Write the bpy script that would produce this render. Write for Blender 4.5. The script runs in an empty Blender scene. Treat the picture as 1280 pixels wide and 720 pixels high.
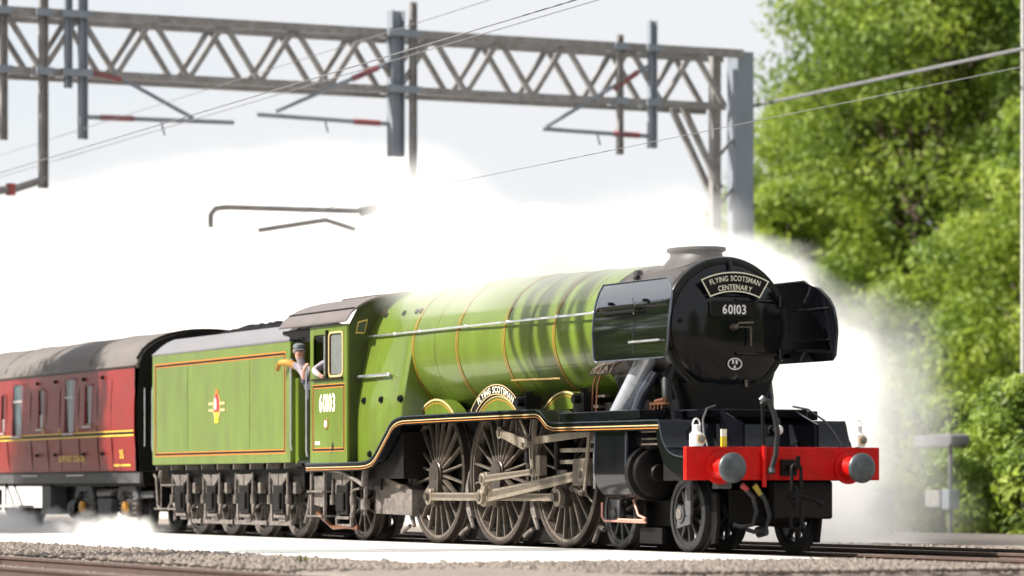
import bpy, bmesh, math, random
from mathutils import Vector, Matrix, noise
R = math.radians
PI = math.pi
SC = bpy.context.scene
COL = SC.collection

# ------------------------------------------------------------------ camera, sky, sun, exposure
cam_d = bpy.data.cameras.new('camera')
cam = bpy.data.objects.new('camera', cam_d)
COL.objects.link(cam)
cam.location = (38.5725, -20.685, 0.8023)
_yaw = 0.4249
cam.rotation_euler = (PI / 2, 0, PI / 2 - _yaw)
cam_d.sensor_width = 36.0
cam_d.lens = 4319.44 / 1280 * 36.0
cam_d.shift_y = 0.1958
cam_d.clip_start = 0.1
cam_d.clip_end = 4000
cam_d.dof.use_dof = True
cam_d.dof.focus_distance = 48.0
cam_d.dof.aperture_fstop = 1.05
SC.camera = cam

SUN_TO = Vector((-0.27, -0.72, 0.64)).normalized()
w = bpy.data.worlds.new('World'); SC.world = w; w.use_nodes = True
wn = w.node_tree; wn.nodes.clear()
_out = wn.nodes.new('ShaderNodeOutputWorld')
_bg = wn.nodes.new('ShaderNodeBackground'); _bg.inputs['Strength'].default_value = 0.10
_sky = wn.nodes.new('ShaderNodeTexSky'); _sky.sky_type = 'NISHITA'; _sky.sun_disc = False
_sky.sun_elevation = math.asin(SUN_TO.z)
_sky.sun_rotation = math.atan2(SUN_TO.x, SUN_TO.y)
_sky.air_density = 1.0; _sky.dust_density = 1.2; _sky.ozone_density = 1.0
_tc = wn.nodes.new('ShaderNodeTexCoord')
_mp = wn.nodes.new('ShaderNodeMapping'); _mp.inputs['Scale'].default_value = (1.0, 1.0, 2.2)
_nz = wn.nodes.new('ShaderNodeTexNoise'); _nz.inputs['Scale'].default_value = 3.2; _nz.inputs['Detail'].default_value = 7; _nz.inputs['Roughness'].default_value = 0.58
_rp = wn.nodes.new('ShaderNodeValToRGB')
_rp.color_ramp.elements[0].position = 0.26; _rp.color_ramp.elements[0].color = (0.45, 0.45, 0.45, 1)
_rp.color_ramp.elements[1].position = 0.52; _rp.color_ramp.elements[1].color = (0.97, 0.97, 0.97, 1)
_mx = wn.nodes.new('ShaderNodeMix'); _mx.data_type = 'RGBA'
_mx.inputs[7].default_value = (4.62, 4.68, 4.80, 1)      # thin bright cloud sheet
wn.links.new(_tc.outputs['Generated'], _mp.inputs['Vector'])
wn.links.new(_mp.outputs['Vector'], _nz.inputs['Vector'])
wn.links.new(_nz.outputs['Fac'], _rp.inputs['Fac'])
wn.links.new(_rp.outputs['Color'], _mx.inputs[0])
wn.links.new(_sky.outputs['Color'], _mx.inputs[6])
wn.links.new(_mx.outputs[2], _bg.inputs['Color'])
wn.links.new(_bg.outputs['Background'], _out.inputs['Surface'])

sun_d = bpy.data.lights.new('sun', 'SUN'); sun_d.energy = 5.0; sun_d.angle = R(0.55); sun_d.color = (1.0, 0.94, 0.85)
sun = bpy.data.objects.new('sun', sun_d); COL.objects.link(sun)
sun.location = (0, -30, 60)
sun.rotation_euler = SUN_TO.to_track_quat('Z', 'Y').to_euler()

SC.view_settings.view_transform = 'Standard'
SC.view_settings.look = 'None'
SC.view_settings.exposure = 0.93
SC.view_settings.gamma = 1.0
SC.view_settings.use_curve_mapping = False
SC.render.engine = 'CYCLES'
SC.cycles.use_denoising = True
SC.cycles.max_bounces = 10
SC.cycles.diffuse_bounces = 3
SC.cycles.glossy_bounces = 3
SC.cycles.transparent_max_bounces = 12
SC.cycles.volume_bounces = 5
SC.cycles.volume_step_rate = 1.4
SC.cycles.volume_max_steps = 256
SC.cycles.use_adaptive_sampling = True
SC.cycles.adaptive_threshold = 0.03

# ------------------------------------------------------------------ materials
MATS = {}
def mat(name, col, rough=0.5, metal=0.0, var=0.12, scale=6.0, coat=0.0, bump=0.0, bscale=40.0, dirt=None, dirt_amt=0.0, dscale=1.6, spec=0.5, stretch=(1, 1, 1)):
    if name in MATS: return MATS[name]
    m = bpy.data.materials.new(name); m.use_nodes = True
    nt = m.node_tree; b = nt.nodes['Principled BSDF']
    b.inputs['Metallic'].default_value = metal
    b.inputs['Specular IOR Level'].default_value = spec
    b.inputs['Coat Weight'].default_value = coat
    b.inputs['Coat Roughness'].default_value = 0.04
    tc = nt.nodes.new('ShaderNodeTexCoord'); mp = nt.nodes.new('ShaderNodeMapping')
    mp.inputs['Scale'].default_value = stretch
    nt.links.new(tc.outputs['Object'], mp.inputs['Vector'])
    nz = nt.nodes.new('ShaderNodeTexNoise'); nz.inputs['Scale'].default_value = scale; nz.inputs['Detail'].default_value = 6; nz.inputs['Roughness'].default_value = 0.62
    nt.links.new(mp.outputs['Vector'], nz.inputs['Vector'])
    r = nt.nodes.new('ShaderNodeValToRGB')
    r.color_ramp.elements[0].position = 0.3; r.color_ramp.elements[1].position = 0.72
    lo = [max(0, c * (1 - var)) for c in col]; hi = [min(1, c * (1 + var)) for c in col]
    r.color_ramp.elements[0].color = (*lo, 1); r.color_ramp.elements[1].color = (*hi, 1)
    nt.links.new(nz.outputs['Fac'], r.inputs['Fac'])
    cout = r.outputs['Color']
    if dirt is not None:
        n2 = nt.nodes.new('ShaderNodeTexNoise'); n2.inputs['Scale'].default_value = dscale; n2.inputs['Detail'].default_value = 8; n2.inputs['Roughness'].default_value = 0.7
        nt.links.new(mp.outputs['Vector'], n2.inputs['Vector'])
        mr = nt.nodes.new('ShaderNodeMapRange'); mr.inputs[1].default_value = 0.45; mr.inputs[2].default_value = 0.75; mr.inputs[4].default_value = dirt_amt
        nt.links.new(n2.outputs['Fac'], mr.inputs[0])
        mx = nt.nodes.new('ShaderNodeMix'); mx.data_type = 'RGBA'; mx.inputs[7].default_value = (*dirt, 1)
        nt.links.new(mr.outputs[0], mx.inputs[0]); nt.links.new(cout, mx.inputs[6]); cout = mx.outputs[2]
    nt.links.new(cout, b.inputs['Base Color'])
    rr = nt.nodes.new('ShaderNodeMapRange'); rr.inputs[3].default_value = max(0.02, rough * 0.8); rr.inputs[4].default_value = min(1, rough * 1.25)
    nt.links.new(nz.outputs['Fac'], rr.inputs[0]); nt.links.new(rr.outputs[0], b.inputs['Roughness'])
    if bump:
        nb = nt.nodes.new('ShaderNodeTexNoise'); nb.inputs['Scale'].default_value = bscale; nb.inputs['Detail'].default_value = 4
        nt.links.new(mp.outputs['Vector'], nb.inputs['Vector'])
        bp = nt.nodes.new('ShaderNodeBump'); bp.inputs['Strength'].default_value = bump; bp.inputs['Distance'].default_value = 0.02
        nt.links.new(nb.outputs['Fac'], bp.inputs['Height']); nt.links.new(bp.outputs['Normal'], b.inputs['Normal'])
    MATS[name] = m
    return m

GREEN = mat('loco_green', (0.122, 0.180, 0.020), 0.34, spec=0.35, var=0.12, scale=1.3, coat=0.4, dirt=(0.070, 0.078, 0.022), dirt_amt=0.6, dscale=2.4, bump=0.09, bscale=2.6, stretch=(1.6, 1.6, 0.45))
BLACK = mat('black_gloss_paint', (0.004, 0.0045, 0.007), 0.12, var=0.3, scale=3, coat=0.18, spec=0.3, dirt=(0.012, 0.011, 0.010), dirt_amt=0.25, bump=0.03, bscale=6)
BLACKDEF = mat('polished_deflector_black', (0.004, 0.0045, 0.007), 0.06, var=0.3, scale=3, coat=1.0, spec=1.0, bump=0.012, bscale=3)
SMOKEBLK = mat('smokebox_black', (0.014, 0.014, 0.016), 0.24, var=0.3, scale=4, spec=0.5, dirt=(0.045, 0.038, 0.034), dirt_amt=0.5, dscale=3, bump=0.08, bscale=12)
DKBLK = mat('oily_black', (0.005, 0.0045, 0.0045), 0.5, spec=0.22, var=0.4, scale=9, dirt=(0.016, 0.012, 0.009), dirt_amt=0.6, dscale=4, bump=0.1)
FRAMEBLK = mat('frame_black', (0.008, 0.008, 0.008), 0.5, spec=0.3, var=0.4, scale=7, dirt=(0.03, 0.024, 0.018), dirt_amt=0.5, dscale=5, bump=0.1)
WHEEL = mat('weathered_wheel_metal', (0.105, 0.086, 0.074), 0.34, metal=0.5, var=0.4, scale=14, dirt=(0.018, 0.013, 0.011), dirt_amt=0.7, dscale=7, bump=0.1)
PIPEBR = mat('bright_steam_pipe', (0.40, 0.42, 0.46), 0.28, metal=0.35, var=0.2, scale=3, coat=0.4)
SPOKE = mat('bare_spoke_metal', (0.22, 0.185, 0.155), 0.32, metal=0.45, var=0.4, scale=14, dirt=(0.03, 0.022, 0.018), dirt_amt=0.6, dscale=7)
TREAD = mat('worn_tyre_steel', (0.075, 0.06, 0.05), 0.38, metal=0.5, var=0.3, scale=10, dirt=(0.025, 0.018, 0.015), dirt_amt=0.6)
BWHEEL = mat('bogie_wheel_grey', (0.030, 0.030, 0.031), 0.4, metal=0.2, var=0.3, scale=14, dirt=(0.012, 0.011, 0.010), dirt_amt=0.6, dscale=6)
ROD = mat('oiled_rod_steel', (0.37, 0.315, 0.25), 0.30, metal=0.5, var=0.14, scale=9, dirt=(0.13, 0.09, 0.05), dirt_amt=0.6, dscale=6)
MOTION = mat('motion_steel', (0.17, 0.138, 0.11), 0.36, metal=0.45, var=0.25, scale=12, dirt=(0.06, 0.045, 0.035), dirt_amt=0.7, dscale=9)
TGREY = mat('dusty_tender_steel', (0.165, 0.142, 0.128), 0.5, var=0.45, scale=11, dirt=(0.012, 0.010, 0.009), dirt_amt=0.75, dscale=8, bump=0.1)
RED = mat('buffer_beam_red', (0.55, 0.004, 0.002), 0.4, spec=0.3, var=0.1, scale=3, coat=0.08, dirt=(0.20, 0.006, 0.004), dirt_amt=0.55, dscale=4)
BUFGREY = mat('buffer_steel', (0.11, 0.125, 0.135), 0.42, metal=0.6, var=0.35, scale=9, dirt=(0.07, 0.07, 0.07), dirt_amt=0.6, dscale=5)
ORANGE = mat('orange_lining', (0.46, 0.18, 0.03), 0.4, var=0.1)
CREAM = mat('cream_lining', (0.58, 0.44, 0.22), 0.4, var=0.1)
WHITE = mat('white_enamel', (0.82, 0.82, 0.80), 0.35, var=0.06, dirt=(0.5, 0.47, 0.42), dirt_amt=0.4, dscale=6)
LETTER = mat('cream_white_lettering', (0.85, 0.83, 0.66), 0.45, var=0.05)
BRASS = mat('polished_brass', (0.72, 0.47, 0.16), 0.28, metal=0.9, var=0.15)
GLASS = mat('window_glass_dark', (0.03, 0.035, 0.04), 0.05, var=0.2, spec=0.8)
BLACKDEF.node_tree.nodes['Principled BSDF'].inputs['Coat IOR'].default_value = 2.1
SHADEGREEN = mat('shaded_cab_front_green', (0.045, 0.060, 0.010), 0.5, spec=0.3, var=0.2, scale=4, dirt=(0.02, 0.02, 0.012), dirt_amt=0.6, dscale=2.5)  # darker loco green: the shade on the cab front is put into the colour
HOODGREY = mat('hood_dark_grey', (0.11, 0.11, 0.115), 0.6, var=0.2)
GLASST = mat('tinted_coach_glass', (0.045, 0.075, 0.085), 0.06, var=0.3, scale=3, spec=0.6)
SMOKETOP = mat('dusty_smokebox_top', (0.048, 0.040, 0.039), 0.5, var=0.25, scale=5, dirt=(0.035, 0.03, 0.03), dirt_amt=0.7, dscale=3, bump=0.1, bscale=15)
GLASSG = mat('dusty_cab_glass', (0.16, 0.17, 0.165), 0.10, var=0.2, scale=9, spec=0.8)
CABROOF = mat('cab_roof_grey', (0.135, 0.115, 0.112), 0.5, var=0.15, scale=3, dirt=(0.12, 0.10, 0.095), dirt_amt=0.5, dscale=2, bump=0.05)
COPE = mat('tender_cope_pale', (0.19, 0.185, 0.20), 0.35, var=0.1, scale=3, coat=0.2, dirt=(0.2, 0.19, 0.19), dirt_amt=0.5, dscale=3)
PIPE = mat('steam_pipe_sheen', (0.10, 0.115, 0.15), 0.16, metal=0.6, var=0.2, scale=3, coat=0.4)
HANDRAIL = mat('handrail_steel', (0.62, 0.64, 0.66), 0.25, metal=0.8, var=0.1)
COPPER = mat('copper_pipe', (0.24, 0.10, 0.055), 0.35, metal=0.7, var=0.3, scale=15)
PINKPIPE = mat('scalded_copper_pipe', (0.72, 0.36, 0.28), 0.4, metal=0.2, var=0.2, scale=20)
RUBBER = mat('hose_rubber', (0.012, 0.012, 0.013), 0.5, var=0.2)
COAL = mat('coal', (0.010, 0.010, 0.011), 0.8, spec=0.15, var=0.5, scale=12)
MAROON = mat('coach_maroon', (0.225, 0.015, 0.012), 0.4, spec=0.35, var=0.15, scale=2, coat=0.12, dirt=(0.14, 0.016, 0.016), dirt_amt=0.55, dscale=2.2, bump=0.03, bscale=4)
COACHROOF = mat('coach_roof_grey', (0.135, 0.118, 0.108), 0.6, var=0.15, scale=2, dirt=(0.08, 0.072, 0.068), dirt_amt=0.6, dscale=1.6, bump=0.05)
GOLD = mat('gold_leaf_line', (0.80, 0.50, 0.06), 0.4, var=0.08)
BODYGREY = mat('underframe_grey', (0.075, 0.075, 0.08), 0.55, var=0.25, scale=8, dirt=(0.04, 0.035, 0.03), dirt_amt=0.6, dscale=5)
WFRAME = mat('window_frame_aluminium', (0.55, 0.53, 0.52), 0.4, metal=0.3, var=0.1)
AXORANGE = mat('axlebox_orange', (0.66, 0.32, 0.05), 0.45, var=0.2)
YELLOW = mat('yellow_paint', (0.72, 0.55, 0.03), 0.4, var=0.1)
YVALVE = mat('yellow_valve', (0.34, 0.25, 0.02), 0.4, var=0.2)
REDVALVE = mat('red_valve', (0.32, 0.02, 0.02), 0.4, var=0.2)
SKIN = mat('skin', (0.52, 0.29, 0.21), 0.5, var=0.06)
DENIM = mat('faded_overall', (0.11, 0.10, 0.15), 0.8, var=0.2, scale=20)
SHIRT = mat('pale_work_shirt', (0.36, 0.32, 0.36), 0.8, var=0.2, scale=20)
OCHRE = mat('ochre_glove_leather', (0.52, 0.25, 0.04), 0.7, var=0.2, scale=20)
CAPCLOTH = mat('grey_cap_cloth', (0.16, 0.17, 0.19), 0.85, var=0.2, scale=20)
DARKHOLE = mat('cab_interior_black', (0.008, 0.008, 0.009), 0.7, var=0.3)
GALV = mat('gantry_painted_steel', (0.25, 0.24, 0.235), 0.55, var=0.25, scale=3, dirt=(0.11, 0.075, 0.06), dirt_amt=0.6, dscale=4)
GALVBLUE = mat('mast_blue_grey_steel', (0.22, 0.25, 0.29), 0.5, var=0.2, scale=3, dirt=(0.10, 0.10, 0.11), dirt_amt=0.4, dscale=3)
INSUL = mat('red_brown_insulator', (0.30, 0.05, 0.05), 0.3, var=0.2)
WIRE = mat('overhead_wire', (0.22, 0.22, 0.23), 0.5, metal=0.4, var=0.2)
CONC = mat('pale_concrete', (0.60, 0.585, 0.56), 0.8, var=0.07, scale=4, dirt=(0.46, 0.44, 0.41), dirt_amt=0.35, dscale=1.1, bump=0.1)
SLEEPER = mat('sleeper_concrete', (0.20, 0.17, 0.15), 0.85, var=0.2, scale=5, bump=0.1)
RUST = mat('rusty_rail_side', (0.085, 0.052, 0.040), 0.7, var=0.3, scale=10)
RAILTOP = mat('polished_rail_head', (0.55, 0.52, 0.50), 0.28, metal=0.8, var=0.15, scale=6)
BALLAST = mat('ballast_stone', (0.215, 0.18, 0.152), 0.9, var=0.35, scale=9, dirt=(0.16, 0.132, 0.115), dirt_amt=0.7, dscale=0.7, bump=0.6, bscale=12)
EARTH = mat('lineside_earth', (0.13, 0.11, 0.06), 0.95, var=0.35, scale=2, dirt=(0.06, 0.09, 0.025), dirt_amt=0.8, dscale=0.5, bump=0.3, bscale=5)
BARK = mat('bark', (0.12, 0.09, 0.06), 0.9, var=0.35, scale=10, bump=0.4)
BOXGREY = mat('lineside_box_grey', (0.26, 0.26, 0.25), 0.6, var=0.15)
CABINETDK = mat('dark_cabinet_paint', (0.03, 0.035, 0.045), 0.5, var=0.2)

def leaf_mat(name, c1, c2):
    m = bpy.data.materials.new(name); m.use_nodes = True
    nt = m.node_tree; b = nt.nodes['Principled BSDF']; b.inputs['Roughness'].default_value = 0.55
    oi = nt.nodes.new('ShaderNodeTexCoord')
    nz = nt.nodes.new('ShaderNodeTexNoise'); nz.inputs['Scale'].default_value = 0.8; nz.inputs['Detail'].default_value = 5
    nt.links.new(oi.outputs['Object'], nz.inputs['Vector'])
    r = nt.nodes.new('ShaderNodeValToRGB')
    r.color_ramp.elements[0].position = 0.35; r.color_ramp.elements[1].position = 0.65
    r.color_ramp.elements[0].color = (*c1, 1); r.color_ramp.elements[1].color = (*c2, 1)
    nt.links.new(nz.outputs['Fac'], r.inputs['Fac'])
    nt.links.new(r.outputs['Color'], b.inputs['Base Color'])
    tr = nt.nodes.new('ShaderNodeBsdfTranslucent')
    nt.links.new(r.outputs['Color'], tr.inputs['Color'])
    mix = nt.nodes.new('ShaderNodeMixShader'); mix.inputs[0].default_value = 0.45
    nt.links.new(b.outputs[0], mix.inputs[1]); nt.links.new(tr.outputs[0], mix.inputs[2])
    nt.links.new(mix.outputs[0], nt.nodes['Material Output'].inputs['Surface'])
    return m
LEAF_A = leaf_mat('leaf_yellow_green', (0.18, 0.26, 0.03), (0.37, 0.46, 0.055))
LEAF_B = leaf_mat('leaf_mid_green', (0.12, 0.20, 0.03), (0.27, 0.37, 0.05))
LEAF_C = leaf_mat('leaf_deep_green', (0.09, 0.15, 0.028), (0.20, 0.27, 0.045))
GRASS = leaf_mat('weed_green', (0.08, 0.11, 0.02), (0.20, 0.22, 0.05))

# ------------------------------------------------------------------ mesh helpers
class MB:
    def __init__(s): s.v = []; s.f = []
    def add(s, vs, fs):
        o = len(s.v); s.v += [tuple(p) for p in vs]; s.f += [tuple(i + o for i in f) for f in fs]; return s
    def box(s, x0, x1, y0, y1, z0, z1):
        return s.add([(x, y, z) for x in (x0, x1) for y in (y0, y1) for z in (z0, z1)],
                     [(0, 1, 3, 2), (4, 6, 7, 5), (0, 4, 5, 1), (2, 3, 7, 6), (0, 2, 6, 4), (1, 5, 7, 3)])
    def prism(s, poly, ax, a, b):
        """poly: 2-D outline in the two axes other than ax (cyclic order kept); extruded from a to b along ax"""
        def P(p, t):
            return {'x': (t, p[0], p[1]), 'y': (p[0], t, p[1]), 'z': (p[0], p[1], t)}[ax]
        n = len(poly)
        return s.add([P(p, a) for p in poly] + [P(p, b) for p in poly],
                     [tuple(range(n)), tuple(range(2 * n - 1, n - 1, -1))] + [(i, n + i, n + (i + 1) % n, (i + 1) % n) for i in range(n)])
    def cyl(s, p0, p1, r0, r1=None, n=16, caps=True):
        p0 = Vector(p0); p1 = Vector(p1); r1 = r0 if r1 is None else r1
        d = (p1 - p0).normalized(); u = d.orthogonal().normalized(); v = d.cross(u)
        vs = []
        for p, r in ((p0, r0), (p1, r1)):
            vs += [p + (u * math.cos(2 * PI * i / n) + v * math.sin(2 * PI * i / n)) * r for i in range(n)]
        fs = [(i, (i + 1) % n, n + (i + 1) % n, n + i) for i in range(n)]
        if caps: fs += [tuple(range(n - 1, -1, -1)), tuple(range(n, 2 * n))]
        return s.add(vs, fs)
    def tube(s, pts, r, n=8):
        pts = [Vector(p) for p in pts]; vs = []; fs = []
        rs = r if isinstance(r, (list, tuple)) else [r] * len(pts)
        u = None
        for k, p in enumerate(pts):
            d = (pts[min(k + 1, len(pts) - 1)] - pts[max(k - 1, 0)]).normalized()
            u = d.orthogonal().normalized() if u is None else (u - d * u.dot(d)).normalized()
            v = d.cross(u)
            vs += [p + (u * math.cos(2 * PI * i / n) + v * math.sin(2 * PI * i / n)) * rs[k] for i in range(n)]
        for k in range(len(pts) - 1):
            fs += [(k * n + i, k * n + (i + 1) % n, (k + 1) * n + (i + 1) % n, (k + 1) * n + i) for i in range(n)]
        fs += [tuple(range(n - 1, -1, -1)), tuple(range((len(pts) - 1) * n, len(pts) * n))]
        return s.add(vs, fs)
    def lathe(s, prof, o, ax, n=48, a0=0.0, a1=2 * PI):
        """prof: (t, r) along axis ax from origin o"""
        full = abs(a1 - a0 - 2 * PI) < 1e-6; m = n if full else n + 1
        vs = []
        for t, r in prof:
            for i in range(m):
                a = a0 + (a1 - a0) * i / n; c, q = r * math.cos(a), r * math.sin(a)
                vs.append({'x': (o[0] + t, o[1] + c, o[2] + q), 'y': (o[0] + c, o[1] + t, o[2] + q), 'z': (o[0] + c, o[1] + q, o[2] + t)}[ax])
        fs = []
        for k in range(len(prof) - 1):
            for i in range(n):
                j = (i + 1) % m
                fs.append((k * m + i, k * m + j, (k + 1) * m + j, (k + 1) * m + i))
        return s.add(vs, fs)
    def sphere(s, c, r, n=12, m=8):
        rx, ry, rz = r if isinstance(r, (tuple, list)) else (r, r, r)
        vs = []; fs = []
        for k in range(m + 1):
            t = PI * k / m
            for i in range(n):
                a = 2 * PI * i / n
                vs.append((c[0] + rx * math.sin(t) * math.cos(a), c[1] + ry * math.sin(t) * math.sin(a), c[2] + rz * math.cos(t)))
        for k in range(m):
            for i in range(n):
                fs.append((k * n + i, (k + 1) * n + i, (k + 1) * n + (i + 1) % n, k * n + (i + 1) % n))
        return s.add(vs, fs)
    def loft(s, rings, close=True, caps=True):
        n = len(rings[0]); vs = [p for r_ in rings for p in r_]; fs = []
        for k in range(len(rings) - 1):
            for i in range(n if close else n - 1):
                fs.append((k * n + i, k * n + (i + 1) % n, (k + 1) * n + (i + 1) % n, (k + 1) * n + i))
        if caps: fs += [tuple(range(n - 1, -1, -1)), tuple(range((len(rings) - 1) * n, len(rings) * n))]
        return s.add(vs, fs)
    def mesh(s, name, mats, smooth=35):
        me = bpy.data.meshes.new(name); me.from_pydata(s.v, [], s.f)
        bm = bmesh.new(); bm.from_mesh(me)
        bmesh.ops.remove_doubles(bm, verts=bm.verts, dist=1e-5)
        bmesh.ops.recalc_face_normals(bm, faces=bm.faces)
        bm.to_mesh(me); bm.free()
        for m in (mats if isinstance(mats, (list, tuple)) else [mats]): me.materials.append(m)
        if smooth:
            me.polygons.foreach_set('use_smooth', [True] * len(me.polygons))
            me.set_sharp_from_angle(angle=R(smooth))
        return me
    def build(s, name, mats, parent=None, smooth=35, bevel=0.0, loc=(0, 0, 0)):
        return put(name, s.mesh(name, mats, smooth), parent, loc, bevel)

WPOS = {}
def put(name, me, parent=None, loc=(0, 0, 0), bevel=0.0, rot=None):
    """link mesh data as an object at world position loc (parents are never rotated)"""
    o = bpy.data.objects.new(name, me); COL.objects.link(o)
    loc = Vector(loc); WPOS[o.name] = loc
    if parent is not None:
        o.parent = parent; o.location = loc - WPOS[parent.name]
    else: o.location = loc
    if rot: o.rotation_euler = rot
    if bevel:
        b = o.modifiers.new('bevel', 'BEVEL'); b.width = bevel; b.segments = 2; b.limit_method = 'ANGLE'; b.angle_limit = R(40)
    return o
def tag(o, label=None, cat=None, group=None, kind=None):
    for k, v in (('label', label), ('category', cat), ('group', group), ('kind', kind)):
        if v: o[k] = v
    return o
def thing(name, label, cat, loc=(0, 0, 0), group=None):
    o = bpy.data.objects.new(name, None); COL.objects.link(o); o.location = loc; o.empty_display_size = 0.2
    WPOS[o.name] = Vector(loc)
    return tag(o, label, cat, group)
def copy_thing(root, loc, label=None, group=None):
    """copy of a thing with its parts and sub-parts; mesh data shared"""
    def rec(o, par):
        c = o.copy(); COL.objects.link(c)
        if par is not None: c.parent = par
        for ch in list(o.children): rec(ch, c)
        return c
    r = rec(root, None); r.location = loc; WPOS[r.name] = Vector(loc)
    if label: r['label'] = label
    if group: r['group'] = group
    return r
def copy_part(o, parent, loc):
    c = o.copy(); COL.objects.link(c); c.parent = parent
    WPOS[c.name] = Vector(loc); c.location = Vector(loc) - WPOS[parent.name]
    for ch in list(o.children):
        d = ch.copy(); COL.objects.link(d); d.parent = c
    return c
def mirror_y(pts): return [(p[0], -p[1], p[2]) for p in pts]
def arc(c, r, a0, a1, n):
    return [(c[0] + r * math.cos(a0 + (a1 - a0) * i / n), c[1] + r * math.sin(a0 + (a1 - a0) * i / n)) for i in range(n + 1)]
def rrect(x0, x1, z0, z1, r, n=4):
    p = []
    for cx, cz, a in ((x1 - r, z1 - r, 0), (x0 + r, z1 - r, PI / 2), (x0 + r, z0 + r, PI), (x1 - r, z0 + r, 1.5 * PI)):
        p += arc((cx, cz), r, a, a + PI / 2, n)
    return p

_GL = {}
def glyph(ch, bold=0.0):
    key = (ch, bold)
    if key in _GL: return _GL[key]
    cu = bpy.data.curves.new('g', 'FONT'); cu.body = ch; cu.size = 1.0; cu.offset = bold; cu.resolution_u = 3
    ob = bpy.data.objects.new('g', cu); COL.objects.link(ob)
    dg = bpy.context.evaluated_depsgraph_get(); me = ob.evaluated_get(dg).to_mesh()
    vs = [(v.co.x, v.co.y) for v in me.vertices]; fs = [tuple(p.vertices) for p in me.polygons]
    ob.evaluated_get(dg).to_mesh_clear()
    bpy.data.objects.remove(ob); bpy.data.curves.remove(cu)
    x0 = min([v[0] for v in vs], default=0); x1 = max([v[0] for v in vs], default=0.25)
    _GL[key] = ([(a - x0, b) for a, b in vs], fs, x1 - x0)
    return _GL[key]
def lettering(mb, text, size, place, gap=0.09, bold=0.02, squash=1.0):
    """place(x, y) -> 3-D point; x runs from 0 centred on the whole text"""
    gs = [glyph(c, bold) if c != ' ' else None for c in text]
    ws = [(0.30 if g is None else g[2]) for g in gs]
    tot = (sum(ws) + gap * (len(ws) - 1)) * size * squash; x = -tot / 2
    for g, wd in zip(gs, ws):
        if g: mb.add([place(x + a * size * squash, b * size) for a, b in g[0]], g[1])
        x += (wd + gap) * size * squash
    return tot
def ring_strip(pts_in, pts_out):
    """two outlines with the same count -> quads between them"""
    n = len(pts_in); return list(pts_in) + list(pts_out), [(i, (i + 1) % n, n + (i + 1) % n, n + i) for i in range(n)]
def frame_outline(mb, poly, wdt, place, closed=True):
    """thin flat line of width wdt just inside a 2-D outline (polygon given anticlockwise or clockwise)"""
    n = len(poly); ins = []
    area = sum(poly[i][0] * poly[(i + 1) % n][1] - poly[(i + 1) % n][0] * poly[i][1] for i in range(n)); sg = 1 if area > 0 else -1
    for i in range(n):
        a, b, c = Vector(poly[i - 1]), Vector(poly[i]), Vector(poly[(i + 1) % n])
        d1 = (b - a).normalized(); d2 = (c - b).normalized()
        n1 = Vector((-d1.y, d1.x)) * sg; n2 = Vector((-d2.y, d2.x)) * sg
        m = (n1 + n2); m = m / max(0.3, m.dot(n1)) if m.length > 1e-6 else n1
        ins.append((b.x + m.x * wdt, b.y + m.y * wdt))
    v, f = ring_strip([place(*p) for p in ins], [place(*p) for p in poly])
    mb.add(v, f)
# ------------------------------------------------------------------ setting: ground, tracks, walkway
rnd = random.Random(7)
tag(MB().add([(-1500, -1500, -0.62), (1500, -1500, -0.62), (1500, 1500, -0.62), (-1500, 1500, -0.62)], [(0, 1, 2, 3)]).build('ground', EARTH, smooth=0), 'rough lineside earth stretching to the horizon', kind='structure')
bed = MB().prism([(-15.5, -0.60), (-14.6, -0.15), (18.4, -0.15), (19.6, -0.60)], 'x', -220, 70).build('ballast_bed', BALLAST, smooth=0)
tag(bed, 'brown stone ballast bed under the tracks', kind='structure')

def rail_mesh():
    prof = [(-0.07, -0.155), (0.07, -0.155), (0.07, -0.14), (0.012, -0.12), (0.012, -0.045), (0.036, -0.032), (0.036, -0.004), (0.030, 0.0), (-0.030, 0.0), (-0.036, -0.004), (-0.036, -0.032), (-0.012, -0.045), (-0.012, -0.12), (-0.07, -0.14)]
    b = MB().prism(prof, 'x', -200, 62)
    me = b.mesh('rail', [RUST, RAILTOP], 0)
    for p in me.polygons:
        if p.normal.z > 0.9 and p.center.z > -0.01: p.material_index = 1
    return me
RAIL = rail_mesh()
SLP = MB().box(-0.13, 0.13, -1.27, 1.27, -0.26, -0.125).mesh('sleeper', SLEEPER, 0)
def track(yc, x0, x1, label):
    t = thing('railway_track', None, None, (0, yc, 0)); del_keys = None
    t['kind'] = 'structure'; t['label'] = label
    for s in (-1, 1): put('rail', RAIL, t, (0, yc + s * 0.7535, 0))
    n = int((x1 - x0) / 0.68)
    for k in range(n): put('sleeper', SLP, t, (x0 + 0.68 * k, yc, 0))
    return t
track(0.0, -6.0, 24, 'track that the green steam locomotive stands on')
track(-9.98, -34, 8, 'out of focus track in the foreground nearest the camera')
track(3.45, -26, 22, 'track just beyond the locomotive')

walk = thing('concrete_walkway', None, None, (0, -3.2, 0)); walk['kind'] = 'structure'; walk['label'] = 'sunlit pale concrete walkway along the near rail'
MB().prism([(-8.6, -0.155), (-8.2, -0.04), (-6.02, -0.012), (-6.02, -0.155)], 'x', -120, 20).build('ballast_shoulder', BALLAST, bed, 0)
SLAB = MB().box(-1.49, 1.49, -2.8, 2.2, -0.30, 0.004).mesh('paving_slab', CONC, 0)
for k in range(29): put('paving_slab', SLAB, walk, (2.8 - 3.0 * k, -3.18, 0.0), bevel=0.012)

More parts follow.
